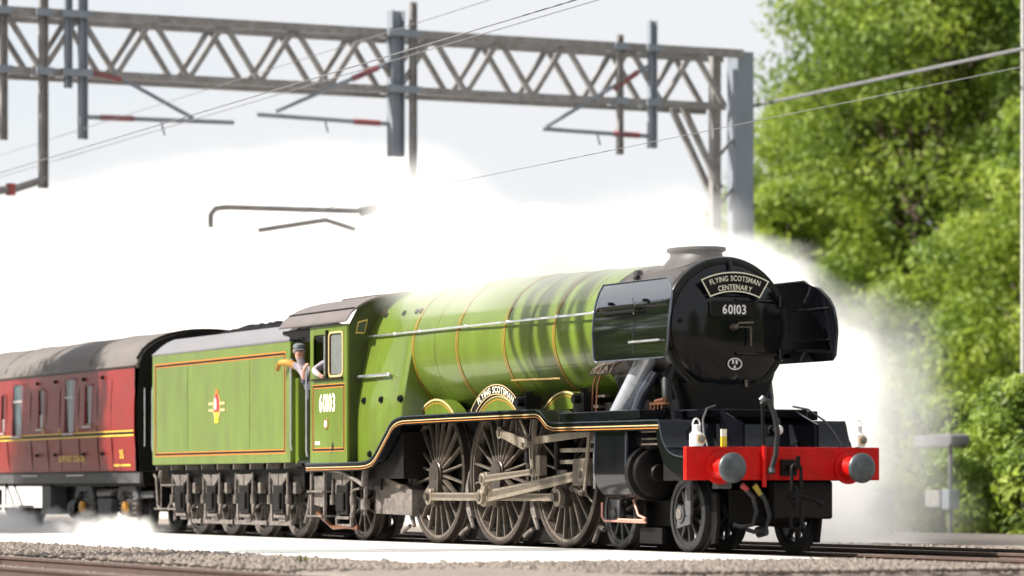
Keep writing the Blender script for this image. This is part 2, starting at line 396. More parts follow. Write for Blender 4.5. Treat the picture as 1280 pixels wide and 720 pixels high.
def stones(name, x0, x1, y0, y1, n, z, seed, smin=0.025, smax=0.062):
    q = random.Random(seed); b = MB()
    base = [(1, 0, 0.2), (0.3, 0.9, 0.1), (-0.8, 0.5, 0.3), (-0.7, -0.6, 0.1), (0.4, -0.8, 0.3), (0.1, 0.1, 0.8), (0, 0, -0.7)]
    fs = [(0, 1, 5), (1, 2, 5), (2, 3, 5), (3, 4, 5), (4, 0, 5), (1, 0, 6), (2, 1, 6), (3, 2, 6), (4, 3, 6), (0, 4, 6)]
    for i in range(n):
        x, y = q.uniform(x0, x1), q.uniform(y0, y1); s = q.uniform(smin, smax); a = q.uniform(0, 6.28); c, d = math.cos(a), math.sin(a)
        b.add([(x + s * (c * p[0] - d * p[1]) * q.uniform(0.7, 1.2), y + s * (d * p[0] + c * p[1]) * q.uniform(0.7, 1.2), z + s * p[2] * q.uniform(0.7, 1.2)) for p in base], fs)
    me = bpy.data.meshes.new(name); me.from_pydata(b.v, [], b.f); me.materials.append(BALLAST)
    return put(name, me)
sh_ = stones('ballast_stones', -36, 6, -8.5, -6.0, 8000, -0.03, 9); tag(sh_, 'loose ballast stones beside the pale walkway', kind='stuff')
tag(stones('ballast_stones', -36, 6, -14.4, -8.4, 11000, -0.14, 3), 'loose brown ballast stones in the foreground', kind='stuff')
tag(stones('ballast_stones', -14, 16, -2.4, 9.0, 11000, -0.14, 5), 'loose ballast stones ahead of the locomotive', kind='stuff')

# weeds between the foreground sleepers
MB().prism([(4.31, -0.155), (4.31, -0.004), (7.5, -0.03), (9.5, -0.155)], 'y', -6.6, -0.98).build('ballast_shoulder', BALLAST, bed, 0)
tag(stones('ballast_stones', 4.3, 8.6, -6.2, -1.0, 3200, -0.02, 21), 'loose stones at the end of the pale walkway', kind='stuff')
def weed(x, y, h, seed, label):
    q = random.Random(seed); b = MB()
    for i in range(46):
        a = q.uniform(0, 6.28); l = h * q.uniform(0.45, 1.0); s = q.uniform(0.05, 0.40); wd = 0.010
        bx, by = q.gauss(0, 0.035), q.gauss(0, 0.035); px, py = -math.sin(a) * wd, math.cos(a) * wd
        m = (bx + math.cos(a) * s * l * 0.4, by + math.sin(a) * s * l * 0.4, l * 0.6); t = (bx + math.cos(a) * s * l, by + math.sin(a) * s * l, l)
        b.add([(bx - px, by - py, 0), (bx + px, by + py, 0), (m[0] + px, m[1] + py, m[2]), (m[0] - px, m[1] - py, m[2]), t], [(0, 1, 2, 3), (3, 2, 4)])
    me = b.mesh('weed_tuft', GRASS, 0)
    return tag(put('weed_tuft', me, None, (x, y, -0.15)), label, 'weed', 'weeds in the foreground ballast')
weed(2.9, -7.1, 0.26, 1, 'small green weed in the foreground below the rear driving wheel')
weed(3.6, -5.7, 0.20, 2, 'small green weed in the foreground below the leading driving wheel')
weed(-9.5, -10.2, 0.20, 3, 'small green weed in the ballast below the tender')

# ------------------------------------------------------------------ overhead line portal gantries
def gantry(label):
    Y0, Y1, ZB, ZT = -19.0, 21.85, 10.66, 12.05
    g = thing('portal_gantry', label, 'gantry', (-41, Y1, -0.6), 'overhead line portal gantries')
    P = lambda x, y, z: (-41 + x, y, z)
    def bar(name, a, b, wd, m=GALV):
        # angle-section bar as thin box between points
        a, b = Vector(a), Vector(b); d = (b - a).normalized(); u = Vector((1, 0, 0)); v = d.cross(u).normalized(); mb = MB(); h = wd / 2
        vs = [p + u * i * h + v * j * h for p in (a, b) for i, j in ((-1, -1), (1, -1), (1, 1), (-1, 1))]
        mb.add(vs, [(0, 1, 2, 3), (4, 7, 6, 5), (0, 4, 5, 1), (1, 5, 6, 2), (2, 6, 7, 3), (3, 7, 4, 0)])
        return mb.build(name, m, g, smooth=0)
    for x in (-0.55, 0.55):
        bar('top_chord', P(x, Y0, ZT), P(x, Y1 - 0.25, ZT), 0.20)
        bar('bottom_chord', P(x, Y0, ZB), P(x, Y1 - 0.75, ZB), 0.17)
    n = 22; bay = (Y1 - 0.75 - Y0) / n
    for x in (-0.55, 0.55):
        for k in range(n):
            y = Y0 + bay * k
            bar('truss_diagonal', P(x, y, ZB), P(x, y + bay / 2, ZT), 0.12)
            bar('truss_diagonal', P(x, y + bay / 2, ZT), P(x, y + bay, ZB), 0.12)
    for k in range(n + 1):
        y = Y0 + bay * k
        bar('cross_strut', P(-0.55, y, ZB - 0.02), P(0.55, y, ZB - 0.02), 0.09)
        bar('cross_strut', P(-0.55, min(y + bay / 2, Y1 - 0.3), ZT + 0.02), P(0.55, min(y + bay / 2, Y1 - 0.3), ZT + 0.02), 0.09)
    for ye, s in ((Y1, 1), (Y0, -1)):
        MB().box(-41.30, -40.70, ye - 0.24, ye + 0.24, -0.6, ZT + 0.1).build('post', GALVBLUE, g, smooth=0, bevel=0.02)
        MB().box(-41.12, -40.88, ye - s * 0.75 - 0.12, ye - s * 0.75 + 0.12, -0.6, ZT).build('inner_leg', GALV, g, smooth=0)
        for k in range(8):
            z = 0.4 + k * 1.28
            bar('leg_lacing', P(0, ye - s * 0.70, z), P(0, ye - s * 0.2, z + 0.55), 0.07)
        bar('knee_brace', P(0.3, ye - s * 1.85, ZB), P(0.3, ye - s * 0.75, ZB - 2.1), 0.14)
        bar('knee_brace', P(-0.3, ye - s * 1.85, ZB), P(-0.3, ye - s * 0.75, ZB - 2.1), 0.14)
    return g
g1 = gantry('long lattice steel gantry spanning the sky above the coach')
g2 = copy_thing(g1, (-7.35, 21.85 - 11.5, -0.6), 'lattice steel gantry just out of frame above the boiler')

def insulator(mb, a, b, r=0.085):
    a, b = Vector(a), Vector(b); n = 9
    for k in range(n):
        p = a + (b - a) * (k / n); q = a + (b - a) * ((k + 0.62) / n)
        mb.cyl(p, q, r, r * 0.75, 10)
    mb.cyl(a, b, r * 0.45, n=8)
XG = -40.4
def drop_post(y, z0, z1, wdt, m, label, x=XG):
    t = thing('drop_post', label, 'drop post', (x, y, z0), 'drop posts hanging from the gantry')
    h = wdt / 2
    b = MB().box(x - h, x + h, y - h, y - h + 0.03, z0, z1).box(x - h, x + h, y + h - 0.03, y + h, z0, z1).box(x - 0.015, x + 0.015, y - h + 0.03, y + h - 0.03, z0, z1)
    b.build('hanger', m, t, smooth=0)
    for z in (10.66, 12.05): MB().box(x - 0.42, x + h + 0.06, y - h - 0.1, y + h + 0.1, z - 0.09, z + 0.09).build('clamp', GALVBLUE, t, smooth=0)
    return t
drop_post(2.89, 7.9, 13.4, 0.20, GALV, 'thin brown drop post near the left edge of the picture')
drop_post(3.50, 10.3, 13.4, 0.17, GALVBLUE, 'short blue-grey drop post, left of the close pair')
drop_post(3.86, 9.1, 13.4, 0.20, GALVBLUE, 'longer blue-grey drop post carrying the left registration arm')
drop_post(11.90, 9.0, 12.6, 0.34, GALVBLUE, 'broad blue-grey drop post in the middle of the gantry')
drop_post(12.36, 8.3, 12.85, 0.16, GALV, 'thin brown drop post beside the broad middle one')
drop_post(18.98, 9.5, 12.75, 0.20, GALVBLUE, 'dark blue drop post near the right end of the gantry')
drop_post(18.06, 9.3, 12.35, 0.15, GALV, 'thin pale brown drop post near the right end of the gantry')
drop_post(1.92, 9.0, 13.4, 0.17, GALV, 'dark drop post at the very left edge of the picture')
t = thing('wire_bracket', 'dark angled bracket at the foot of the left drop post', 'bracket', (XG, 2.5, 7.8), None)
MB().tube([(XG, 1.2, 7.72), (XG, 2.2, 7.86), (XG, 2.95, 8.12)], 0.09, 8).build('bracket_arm', GALV, t)
MB().cyl((XG, 2.1, 7.7), (XG, 2.1, 7.98), 0.12, n=10).build('bracket_clamp', INSUL, t)
def cantilever(pts_tube, pts_stay, i1, i2, label):
    t = thing('registration_arm', label, 'registration arm', (XG, *pts_tube[0]), 'registration arms hung under the gantry')
    Q = lambda p: (XG, p[0], p[1])
    MB().tube([Q(p) for p in pts_tube], 0.055, 8).build('registration_tube', GALVBLUE, t)
    MB().tube([Q(p) for p in pts_stay], 0.05, 8).build('stay_tube', GALVBLUE, t)
    for a, b in (i1, i2):
        mb = MB(); insulator(mb, Q(a), Q(b)); mb.build('insulator', INSUL, t)
    MB().tube([Q(((pts_tube[-1][0] + pts_tube[0][0]) / 2, pts_tube[0][1])), Q(((pts_tube[-1][0] + pts_tube[0][0]) / 2 + 0.1, pts_tube[0][1] - 0.35))], 0.025, 6).build('steady_arm', GALVBLUE, t)
    return t
cantilever([(3.95, 9.63), (7.65, 9.66)], [(3.95, 10.72), (4.9, 10.55), (6.62, 9.72)], ((4.3, 9.63), (5.15, 9.64)), ((4.05, 10.70), (4.85, 10.56)), 'registration arm with red insulators on the left drop post')
cantilever([(8.25, 9.88), (11.75, 9.80)], [(8.75, 9.98), (11.75, 11.32)], ((10.8, 9.82), (11.5, 9.81)), ((10.75, 10.87), (11.45, 11.19)), 'registration arm with red insulators reaching left from the middle post')
cantilever([(15.9, 9.86), (18.9, 9.80)], [(16.0, 9.92), (18.9, 11.62)], ((17.9, 9.82), (18.65, 9.81)), ((17.9, 10.97), (18.6, 11.44)), 'registration arm with red insulators below the right end of the gantry')
for k_, (dy, src) in enumerate(((-16.6, 0), (-19.8, 1), (-26.6, 2))):  # added arms out of view, placed so their shadows fall across the boiler
    a_ = [o for o in COL.objects if o.name.startswith('registration_arm') and o.parent is None][src]
    copy_thing(a_, (-6.9 - 0.55 * k_, a_.location.y + dy, a_.location.z), 'unseen registration arm added to vary the shadow on the boiler', 'unseen registration arms added for their shadow')
# a farther registration arm, half lost in the steam
t = thing('registration_arm', 'pale bent registration arm fading into the steam above the tender', 'registration arm', (-41, 6.4, 7.0), 'registration arms hung under the gantry')
Q = lambda y, z: (-38.5, y, z)
MB().tube([Q(6.40, 6.95), Q(6.40, 7.25), Q(6.52, 7.40), Q(6.8, 7.44), Q(10.15, 7.46)], 0.07, 8).build('registration_tube', GALV, t)
MB().tube([Q(7.6, 6.92), Q(9.3, 7.22), Q(10.05, 7.02)], 0.06, 8).build('stay_tube', GALV, t)
mb = MB(); insulator(mb, Q(10.2, 7.44), Q(11.0, 7.64), 0.13); mb.build('insulator', GALV, t)
MB().tube([Q(11.0, 7.64), Q(12.3, 8.0), (-40.4, 12.36, 8.45)], 0.05, 6).build('support_tube', GALV, t)

def wire(y, z, x0, x1, r, sag, label, z1=None):
    n = 24; z1 = z if z1 is None else z1
    pts = [(x0 + (x1 - x0) * k / n, y, z + (z1 - z) * k / n - sag * 4 * (k / n) * (1 - k / n)) for k in range(n + 1)]
    o = MB().tube(pts, r, 6).build('overhead_wire', WIRE)
    return tag(o, label, 'wire', 'overhead line wires along the tracks')
wire(0.0, 5.42, -90, 30, 0.005, 0.0, 'contact wire running over the train')
wire(0.0, 7.62, -90, 30, 0.010, 0.0, 'catenary wire climbing from the left edge across the gantry')
wire(3.45, 8.65, -90, 30, 0.009, 0.0, 'second catenary wire passing over the middle of the gantry')
wire(3.45, 9.2, -90, 30, 0.007, 0.0, 'thin wire, rightmost of those above the gantry')
wire(22.2, 10.78, -41.2, 30, 0.042, 0.0, 'thick pale feeder cable crossing in front of the trees')

# ------------------------------------------------------------------ trees
def make_tree(name, H, cw, seed, leafmats, nclump=90, nleaf=130, base=0.12, leaf=0.23, trunk_r=0.28):
    q = random.Random(seed)
    t = bpy.data.objects.new(name, None); COL.objects.link(t); WPOS[t.name] = Vector((0, 0, 0)); t.empty_display_size = 0.5
    mb = MB(); top = H * 0.88
    tp = [(q.gauss(0, 0.06) * k, q.gauss(0, 0.06) * k, top * k / 8) for k in range(9)]
    mb.tube(tp, [trunk_r * (1 - 0.1 * k) for k in range(9)], 10)
    cl = []
    for k in range(nclump):
        h = base + (1 - base) * (q.random() ** 0.85)
        prof = math.sin(PI * min(1, max(0.0, (h - base) / (1 - base)) * 0.80 + 0.17)) ** 0.6
        a = q.uniform(0, 2 * PI); rr = cw * prof * math.sqrt(q.uniform(0.12, 1.0)) * q.uniform(0.85, 1.08)
        cl.append((rr * math.cos(a), rr * math.sin(a), H * h, q.uniform(0.6, 1.25) * (0.75 + 0.5 * prof) * cw / 4.0))
    for c in cl[::4]:
        z0 = max(0.4, min(c[2] * 0.72, top)); i = min(7, int(z0 / top * 8)); s = tp[i]
        mid = ((s[0] + c[0]) / 2, (s[1] + c[1]) / 2, (z0 + c[2]) / 2 + 0.25)
        mb.tube([(s[0], s[1], z0), mid, (c[0], c[1], c[2])], [0.085, 0.05, 0.02], 5)
    mb.build('trunk', BARK, t)
    b = MB(); mi = []
    for c in cl:
        m = q.choices((0, 1, 2), (0.45, 0.35, 0.2))[0]; R_ = c[3]
        for i in range(nleaf):
            d = Vector((q.gauss(0, 1), q.gauss(0, 1), q.gauss(0, 1) * 0.8 + 0.15)).normalized(); rad = R_ * (q.random() ** 0.33)
            p = Vector(c[:3]) + Vector((d.x * rad, d.y * rad, d.z * rad * 0.75))
            nrm = (d + Vector((q.gauss(0, 0.6), q.gauss(0, 0.6), q.gauss(0, 0.6) + 0.3))).normalized()
            u = nrm.orthogonal().normalized(); v = nrm.cross(u); a = q.uniform(0, 6.28); u, v = u * math.cos(a) + v * math.sin(a), v * math.cos(a) - u * math.sin(a)
            s = leaf * q.uniform(0.6, 1.25)
            b.v += [tuple(p - u * s), tuple(p + v * s * 0.5 + nrm * s * 0.15), tuple(p + u * s), tuple(p - v * s * 0.5 + nrm * s * 0.15)]
            o = len(b.v) - 4; b.f.append((o, o + 1, o + 2, o + 3)); mi.append(m)
    me = bpy.data.meshes.new('crown'); me.from_pydata(b.v, [], b.f)
    for m in leafmats: me.materials.append(m)
    me.polygons.foreach_set('material_index', mi)
    me.polygons.foreach_set('use_smooth', [False] * len(mi))
    put('crown', me, t, (0, 0, 0))
    return t
def plant(t, loc, label, cat, group, rot=0.0, s=1.0):
    t.location = loc; t.rotation_euler = (0, 0, rot); t.scale = (s, s, s)
    return tag(t, label, cat, group)
TA = make_tree('broadleaf_tree', 18.5, 5.0, 11, [LEAF_A, LEAF_B, LEAF_C], 250, 300, 0.03, 0.115)
TB = make_tree('broadleaf_tree', 15.0, 4.3, 12, [LEAF_B, LEAF_A, LEAF_C], 220, 300, 0.03, 0.115)
TC = make_tree('broadleaf_tree', 9.0, 4.0, 13, [LEAF_A, LEAF_A, LEAF_B], 130, 280, 0.04, 0.11)
SB = make_tree('lineside_bush', 3.4, 2.3, 14, [LEAF_B, LEAF_A, LEAF_C], 80, 190, 0.02, 0.11, 0.08)
TG = 'trees beyond the line on the right'
FAR = 1.42      # the tall trees stand well back from the line
def far(x, y): return (38.57 + (x - 38.57) * FAR, -20.69 + (y + 20.69) * FAR, -0.6)
def cp(t, loc, label, cat, group, rot=0.0, s=1.0):
    c = copy_thing(t, loc, label, group); c['category'] = cat; c.rotation_euler = (0, 0, rot); c.scale = (s, s, s); return c
plant(TA, far(-45.5, 30.3), 'tallest broadleaf tree, just right of the gantry post', 'tree', TG, 0.0, 1.420)
plant(TB, far(-36, 32.0), 'tall yellow-green broadleaf tree at the right edge of the picture', 'tree', TG, 0.8, 1.633)
plant(TC, far(-35.0, 27.2), 'low spreading bright green tree in front of the tall ones', 'tree', TG, 0.3, 1.420)
cp(TA, far(-52, 37.5), 'dark tree standing behind the tallest one', 'tree', TG, 2.1, 1.534)
cp(TB, far(-47, 42.0), 'tall tree at the back between the two front trees', 'tree', TG, 4.0, 1.917)
cp(TC, far(-45.5, 25.6), 'low tree partly veiled by steam beside the gantry post', 'tree', TG, 1.9, 1.420)
cp(TB, far(-52, 30.6), 'mid-height tree whose edge shows left of the gantry post', 'tree', TG, 2.9, 1.221)
cp(TB, far(-49.5, 33.5), 'tree filling the gap beside the tallest one', 'tree', TG, 5.1, 1.75)
cp(TA, far(-30, 36.5), 'tree reaching out of frame at the right edge behind the others', 'tree', TG, 1.0, 1.420)
cp(TC, far(-29.0, 27.0), 'low green tree at the right edge above the cabinet', 'tree', TG, 3.3, 1.278)
plant(SB, (-33.2, 23.3, -0.6), 'dense green bush behind the signal post', 'bush', 'bushes along the far side of the line')
cp(SB, (-37.0, 22.9, -0.6), 'dense green bush left of the signal post', 'bush', 'bushes along the far side of the line', 1.2, 1.1)
cp(SB, (-29.5, 23.6, -0.6), 'dense green bush at the right edge of the picture', 'bush', 'bushes along the far side of the line', 2.7, 1.1)
cp(SB, (-41.5, 23.4, -0.6), 'green bush at the foot of the gantry post', 'bush', 'bushes along the far side of the line', 4.4, 1.2)
# trees on the camera's side of the line: they show in the polished paint and shade the coach
NG = 'trees on the near side of the line, out of frame'
for i, (x, y, s, t) in enumerate([(-34, -58, 1.0, 0), (-24, -62, 1.1, 1), (-14, -57, 0.9, 0), (-4, -60, 1.0, 1), (7, -58, 0.95, 0), (18, -62, 1.1, 1), (-46, -60, 1.1, 1), (-58, -64, 1.0, 0), (-70, -62, 1.2, 1), (-84, -66, 1.1, 0), (-98, -70, 1.2, 1), (-110, -64, 1.1, 0), (-122, -70, 1.2, 1), (-134, -62, 1.1, 0), (-146, -68, 1.2, 1), (-158, -64, 1.2, 0), (-172, -70, 1.2, 1), (-90, -50, 1.0, 1), (-128, -52, 1.1, 0)]):
    cp((TA, TB)[t], (x, y, -0.6), 'broadleaf tree behind the camera, reflected in the paintwork', 'tree', NG, i * 1.3, s)
for i, (x, y, s, t) in enumerate([(52, 20, 0.9, 0), (58, 28, 1.0, 1), (50, 36, 1.0, 0), (62, 38, 1.1, 1), (46, 46, 1.0, 0), (66, 18, 1.0, 1), (70, 6, 0.9, 0)]):
    cp((TA, TB)[t], (x, y, -0.6), 'broadleaf tree ahead of the train, reflected in the smokebox door', 'tree', 'trees ahead of the train, out of frame', i * 1.7, s)
cp(TB, (-29.2, -14.2, -0.6), 'unseen broadleaf tree added left of the frame to shade the coach', 'tree', NG, 0.4, 1.0)  # added out of view to cast the shadow on the coach side
# ------------------------------------------------------------------ lineside furniture on the right
SPX = -29.25
t = thing('signal_post', 'slim post with a grey hood on top and a white box, before the bushes', 'signal post', (SPX, 21, -0.6))
MB().cyl((SPX, 21, -0.6), (SPX, 21, 1.84), 0.055, n=12).build('post', HOODGREY, t)
MB().prism([(SPX - 1.20, 1.76), (SPX + 0.28, 1.74), (SPX + 0.42, 1.82), (SPX + 0.42, 2.00), (SPX + 0.28, 2.05), (SPX - 1.20, 2.02)], 'y', 20.75, 21.25).build('hood', HOODGREY, t, smooth=0, bevel=0.03)
MB().box(SPX - 0.78, SPX - 0.14, 20.78, 21.1, 0.36, 0.76).build('white_box', BOXGREY, t, smooth=0, bevel=0.03)
MB().box(SPX - 0.13, SPX + 0.20, 20.84, 21.12, 0.32, 0.78).build('back_box', GALVBLUE, t, smooth=0, bevel=0.02)
t = thing('lineside_cabinet', 'dark lineside cabinet low behind the buffer beam at the edge of the steam', 'cabinet', (-24.2, 16, -0.6))
MB().box(-24.75, -23.85, 15.7, 16.3, -0.55, 0.72).build('housing', CABINETDK, t, smooth=0, bevel=0.04)
MB().box(-24.82, -23.78, 15.62, 16.38, 0.724, 0.80).build('lid', CABINETDK, t, smooth=0, bevel=0.02)
MB().box(-24.33, -24.28, 15.67, 15.698, 0.0, 0.2).build('handle', BOXGREY, t, smooth=0)
t = thing('lineside_cabinet', 'pale grey lineside cabinet at the right edge below the trees', 'cabinet', (-18.0, 16.6, -0.6))
MB().box(-18.5, -17.5, 16.3, 16.9, -0.55, 0.42).build('housing', BOXGREY, t, smooth=0, bevel=0.04)
MB().box(-18.58, -17.42, 16.22, 16.98, 0.424, 0.50).build('lid', BOXGREY, t, smooth=0, bevel=0.02)
t = thing('overhead_line_mast', 'pale slim mast at the very right edge of the picture', 'mast', (-29.4, 23.05, -0.6))
MB().cyl((-29.4, 23.05, -0.6), (-29.4, 23.05, 13.5), 0.06, 0.05, n=12).build('pole', WFRAME, t)
MB().box(-29.58, -29.22, 22.87, 23.23, -0.58, -0.3).build('base_plate', BOXGREY, t, smooth=0)

# ------------------------------------------------------------------ steam (volumes of even white vapour with billowing edges)
def math_node(nt, op, a, b=None, c=None):
    n = nt.nodes.new('ShaderNodeMath'); n.operation = op
    for i, v in enumerate((a, b, c)):
        if v is None: continue
        if isinstance(v, (int, float)): n.inputs[i].default_value = v
        else: nt.links.new(v, n.inputs[i])
    return n.outputs[0]
def curve_node(nt, val, pts):
    """piecewise linear f(val) via float curve on mapped ranges"""
    x0, x1 = pts[0][0], pts[-1][0]; y0 = min(p[1] for p in pts); y1 = max(p[1] for p in pts)
    mr = nt.nodes.new('ShaderNodeMapRange'); mr.inputs[1].default_value = x0; mr.inputs[2].default_value = x1
    nt.links.new(val, mr.inputs[0])
    fc = nt.nodes.new('ShaderNodeFloatCurve'); cm = fc.mapping.curves[0]
    ps = [((x - x0) / (x1 - x0), (y - y0) / (y1 - y0)) for x, y in pts]
    cm.points[0].location = ps[0]; cm.points[1].location = ps[-1]
    for p in ps[1:-1]: cm.points.new(*p)
    for p in cm.points: p.handle_type = 'AUTO_CLAMPED'
    fc.mapping.update()
    nt.links.new(mr.outputs[0], fc.inputs['Value'])
    m2 = nt.nodes.new('ShaderNodeMapRange'); m2.inputs[3].default_value = y0; m2.inputs[4].default_value = y1
    nt.links.new(fc.outputs[0], m2.inputs[0])
    return m2.outputs[0]
def smooth_node(nt, val, a, b):
    m = nt.nodes.new('ShaderNodeMapRange'); m.interpolation_type = 'SMOOTHSTEP'
    m.inputs[1].default_value = a; m.inputs[2].default_value = b
    nt.links.new(val, m.inputs[0]); return m.outputs[0]
def steam_mat(name, build_density, amp=1.1, nscale=0.42):
    m = bpy.data.materials.new(name); m.use_nodes = True; nt = m.node_tree; nt.nodes.clear()
    out = nt.nodes.new('ShaderNodeOutputMaterial'); pv = nt.nodes.new('ShaderNodeVolumePrincipled')
    pv.inputs['Color'].default_value = (0.995, 0.995, 0.995, 1); pv.inputs['Anisotropy'].default_value = 0.0
    nt.links.new(pv.outputs[0], out.inputs['Volume'])
    geo = nt.nodes.new('ShaderNodeNewGeometry')
    nz = nt.nodes.new('ShaderNodeTexNoise'); nz.inputs['Scale'].default_value = nscale; nz.inputs['Detail'].default_value = 3; nz.inputs['Roughness'].default_value = 0.55
    nt.links.new(geo.outputs['Position'], nz.inputs['Vector'])
    sub = nt.nodes.new('ShaderNodeVectorMath'); sub.operation = 'SUBTRACT'; sub.inputs[1].default_value = (0.5, 0.5, 0.5)
    nt.links.new(nz.outputs['Color'], sub.inputs[0])
    ma = nt.nodes.new('ShaderNodeVectorMath'); ma.operation = 'MULTIPLY_ADD'; ma.inputs[1].default_value = (amp * 2, amp * 2, amp * 2)
    nt.links.new(sub.outputs[0], ma.inputs[0]); nt.links.new(geo.outputs['Position'], ma.inputs[2])
    sp = nt.nodes.new('ShaderNodeSeparateXYZ'); nt.links.new(ma.outputs[0], sp.inputs[0])
    dens = build_density(nt, sp.outputs[0], sp.outputs[1], sp.outputs[2], nz.outputs['Fac'])
    nt.links.new(dens, pv.inputs['Density'])
    return m
def dens_main(nt, x, y, z, f):
    # the bank drifts away from the line towards the rear of the train
    xe = curve_node(nt, z, [(-0.5, -11.5), (0.6, -11.2), (1.9, -11.3), (2.9, -11.9), (3.7, -12.7), (4.4, -14.8), (5.0, -18.0), (5.8, -23.0), (6.8, -31.0), (8.5, -50.0)])
    fx = smooth_node(nt, math_node(nt, 'SUBTRACT', xe, x), -0.4, 0.8)
    zt = curve_node(nt, x, [(-118, 10.6), (-62, 9.0), (-45, 8.0), (-34, 7.0), (-24, 6.0), (-16, 5.0), (-9, 4.6)])
    fz = smooth_node(nt, math_node(nt, 'SUBTRACT', zt, z), -2.4, 2.2)
    yc = curve_node(nt, x, [(-118, 17.2), (-45, 15.5), (-32, 13.0), (-22, 10.0), (-15, 8.2), (-9, 7.8)])
    fy = smooth_node(nt, math_node(nt, 'ABSOLUTE', math_node(nt, 'SUBTRACT', y, yc)), 2.8, 1.2)
    p = math_node(nt, 'MULTIPLY', math_node(nt, 'MULTIPLY', fx, fz), fy)
    return math_node(nt, 'MULTIPLY', p, 2.3)
STEAM = steam_mat('steam_bank', dens_main, 1.1, 0.33)
tag(MB().box(-118, -9.4, 4.7, 20.2, -0.13, 12.4).build('steam', STEAM, smooth=0), 'dense white steam billowing along the far side of the train', kind='stuff')
def dens_plume(nt, x, y, z, f):
    # exhaust drifting back from the chimney over the boiler
    zc = curve_node(nt, x, [(-16, 5.1), (-11, 4.6), (-9.3, 4.3), (-7.6, 3.88), (-4, 3.78), (-2.4, 3.95), (0, 4.05)])
    yc = curve_node(nt, x, [(-16, 2.6), (-11, 0.4), (-8.5, -0.35), (-4, -0.40), (-2, -0.05), (0, 0.0)])
    rr = curve_node(nt, x, [(-16, 1.6), (-10, 1.15), (-5, 1.08), (-2.2, 0.9), (0, 0.38)])
    dy = math_node(nt, 'SUBTRACT', y, yc); dz = math_node(nt, 'SUBTRACT', z, zc)
    dd = math_node(nt, 'SQRT', math_node(nt, 'ADD', math_node(nt, 'MULTIPLY', dy, dy), math_node(nt, 'MULTIPLY', dz, dz)))
    k = smooth_node(nt, math_node(nt, 'DIVIDE', dd, rr), 1.15, 0.25)
    fx = smooth_node(nt, x, -0.35, -1.2)
    return math_node(nt, 'MULTIPLY', math_node(nt, 'MULTIPLY', k, fx), 0.62)
PLUME = steam_mat('steam_plume', dens_plume, 0.30, 0.9)
tag(MB().box(-15, -0.2, -1.4, 5.2, 3.3, 7.2).build('chimney_steam', PLUME, smooth=0), 'thin exhaust steam trailing back from the chimney over the boiler', kind='stuff')
def dens_low(nt, x, y, z, f):
    k = smooth_node(nt, math_node(nt, 'ADD', z, math_node(nt, 'MULTIPLY', math_node(nt, 'SUBTRACT', 0.55, f), 1.5)), 0.34, 0.04)
    fy = smooth_node(nt, math_node(nt, 'ABSOLUTE', math_node(nt, 'ADD', y, 2.1)), 0.55, 0.2)
    n = smooth_node(nt, f, 0.36, 0.56)
    fx = smooth_node(nt, math_node(nt, 'ABSOLUTE', math_node(nt, 'ADD', x, 23.4)), 6.2, 4.6)
    return math_node(nt, 'MULTIPLY', math_node(nt, 'MULTIPLY', math_node(nt, 'MULTIPLY', k, fy), math_node(nt, 'MULTIPLY', n, fx)), 5.0)
LOWS = steam_mat('low_steam', dens_low, 0.05, 1.0)
tag(MB().box(-30.2, -16.8, -2.7, -1.5, 0.006, 0.6).build('low_steam', LOWS, smooth=0), 'small white puffs of steam along the ground below the coach', kind='stuff')
# ------------------------------------------------------------------ wheels shared by the vehicles
def ring(r0, r1, y0, y1, n=48):
    """annulus round the Y axis, closed"""
    return MB().lathe([(y0, r0), (y0, r1), (y1, r1), (y1, r0), (y0, r0)], (0, 0, 0), 'y', n)
def wheel_meshes(R_, nsp, hub_r, rim, sw, spm, tym, hubm, crank=None, n=56):
    """outer face towards -Y; tyre with flange, rim, spokes and hub as separate meshes"""
    t = MB().lathe([(0.075, R_ - 0.085), (0.075, R_ + 0.030), (0.045, R_ + 0.030), (0.035, R_), (-0.062, R_ - 0.006), (-0.068, R_ - 0.016), (-0.068, R_ - 0.075), (0.075, R_ - 0.085)], (0, 0, 0), 'y', n)
    tyre = t.mesh('tyre', tym, 40)
    rimm = ring(R_ - rim, R_ - 0.070, -0.050, 0.055, n).mesh('rim', spm, 40)
    h = MB().lathe([(0.08, 0.0), (0.08, hub_r), (-0.085, hub_r), (-0.10, hub_r * 0.9), (-0.10, hub_r * 0.55), (-0.125, hub_r * 0.5), (-0.125, 0.0)], (0, 0, 0), 'y', 28)
    if crank:
        a = [(-hub_r * 0.92, 0.0), (-0.15, -crank)] + [(0.15 * math.cos(PI + PI * i / 10), -crank + 0.15 * math.sin(PI + PI * i / 10)) for i in range(1, 10)] + [(0.15, -crank), (hub_r * 0.92, 0.0)] + [(hub_r * 0.92 * math.cos(PI * i / 10), hub_r * 0.92 * math.sin(PI * i / 10)) for i in range(1, 10)]
        h.prism(a, 'y', -0.118, 0.06)
        h.cyl((0, -0.11, -crank), (0, -0.26, -crank), 0.055, n=16)
    hub = h.mesh('hub', hubm, 40)
    spokes = []
    for k in range(nsp):
        a = 2 * PI * (k + 0.5) / nsp; c, s = math.cos(a), math.sin(a)
        b = MB(); rings_ = []
        for rr, w1, y0, y1 in ((hub_r * 0.85, sw * 1.25, -0.055, 0.035), ((hub_r + R_) / 2, sw, -0.038, 0.028), (R_ - rim + 0.02, sw * 1.05, -0.034, 0.026)):
            sec = [(-w1 * 0.3, y0), (w1 * 0.3, y0), (w1 * 0.5, (y0 + y1) / 2), (w1 * 0.3, y1), (-w1 * 0.3, y1), (-w1 * 0.5, (y0 + y1) / 2)]
            rings_.append([(rr * c - p[0] * s, p[1], rr * s + p[0] * c) for p in sec])
        b.loft(rings_); spokes.append(b.mesh('spoke', spm, 50))
    return dict(tyre=tyre, rim=rimm, hub=hub, spokes=spokes)
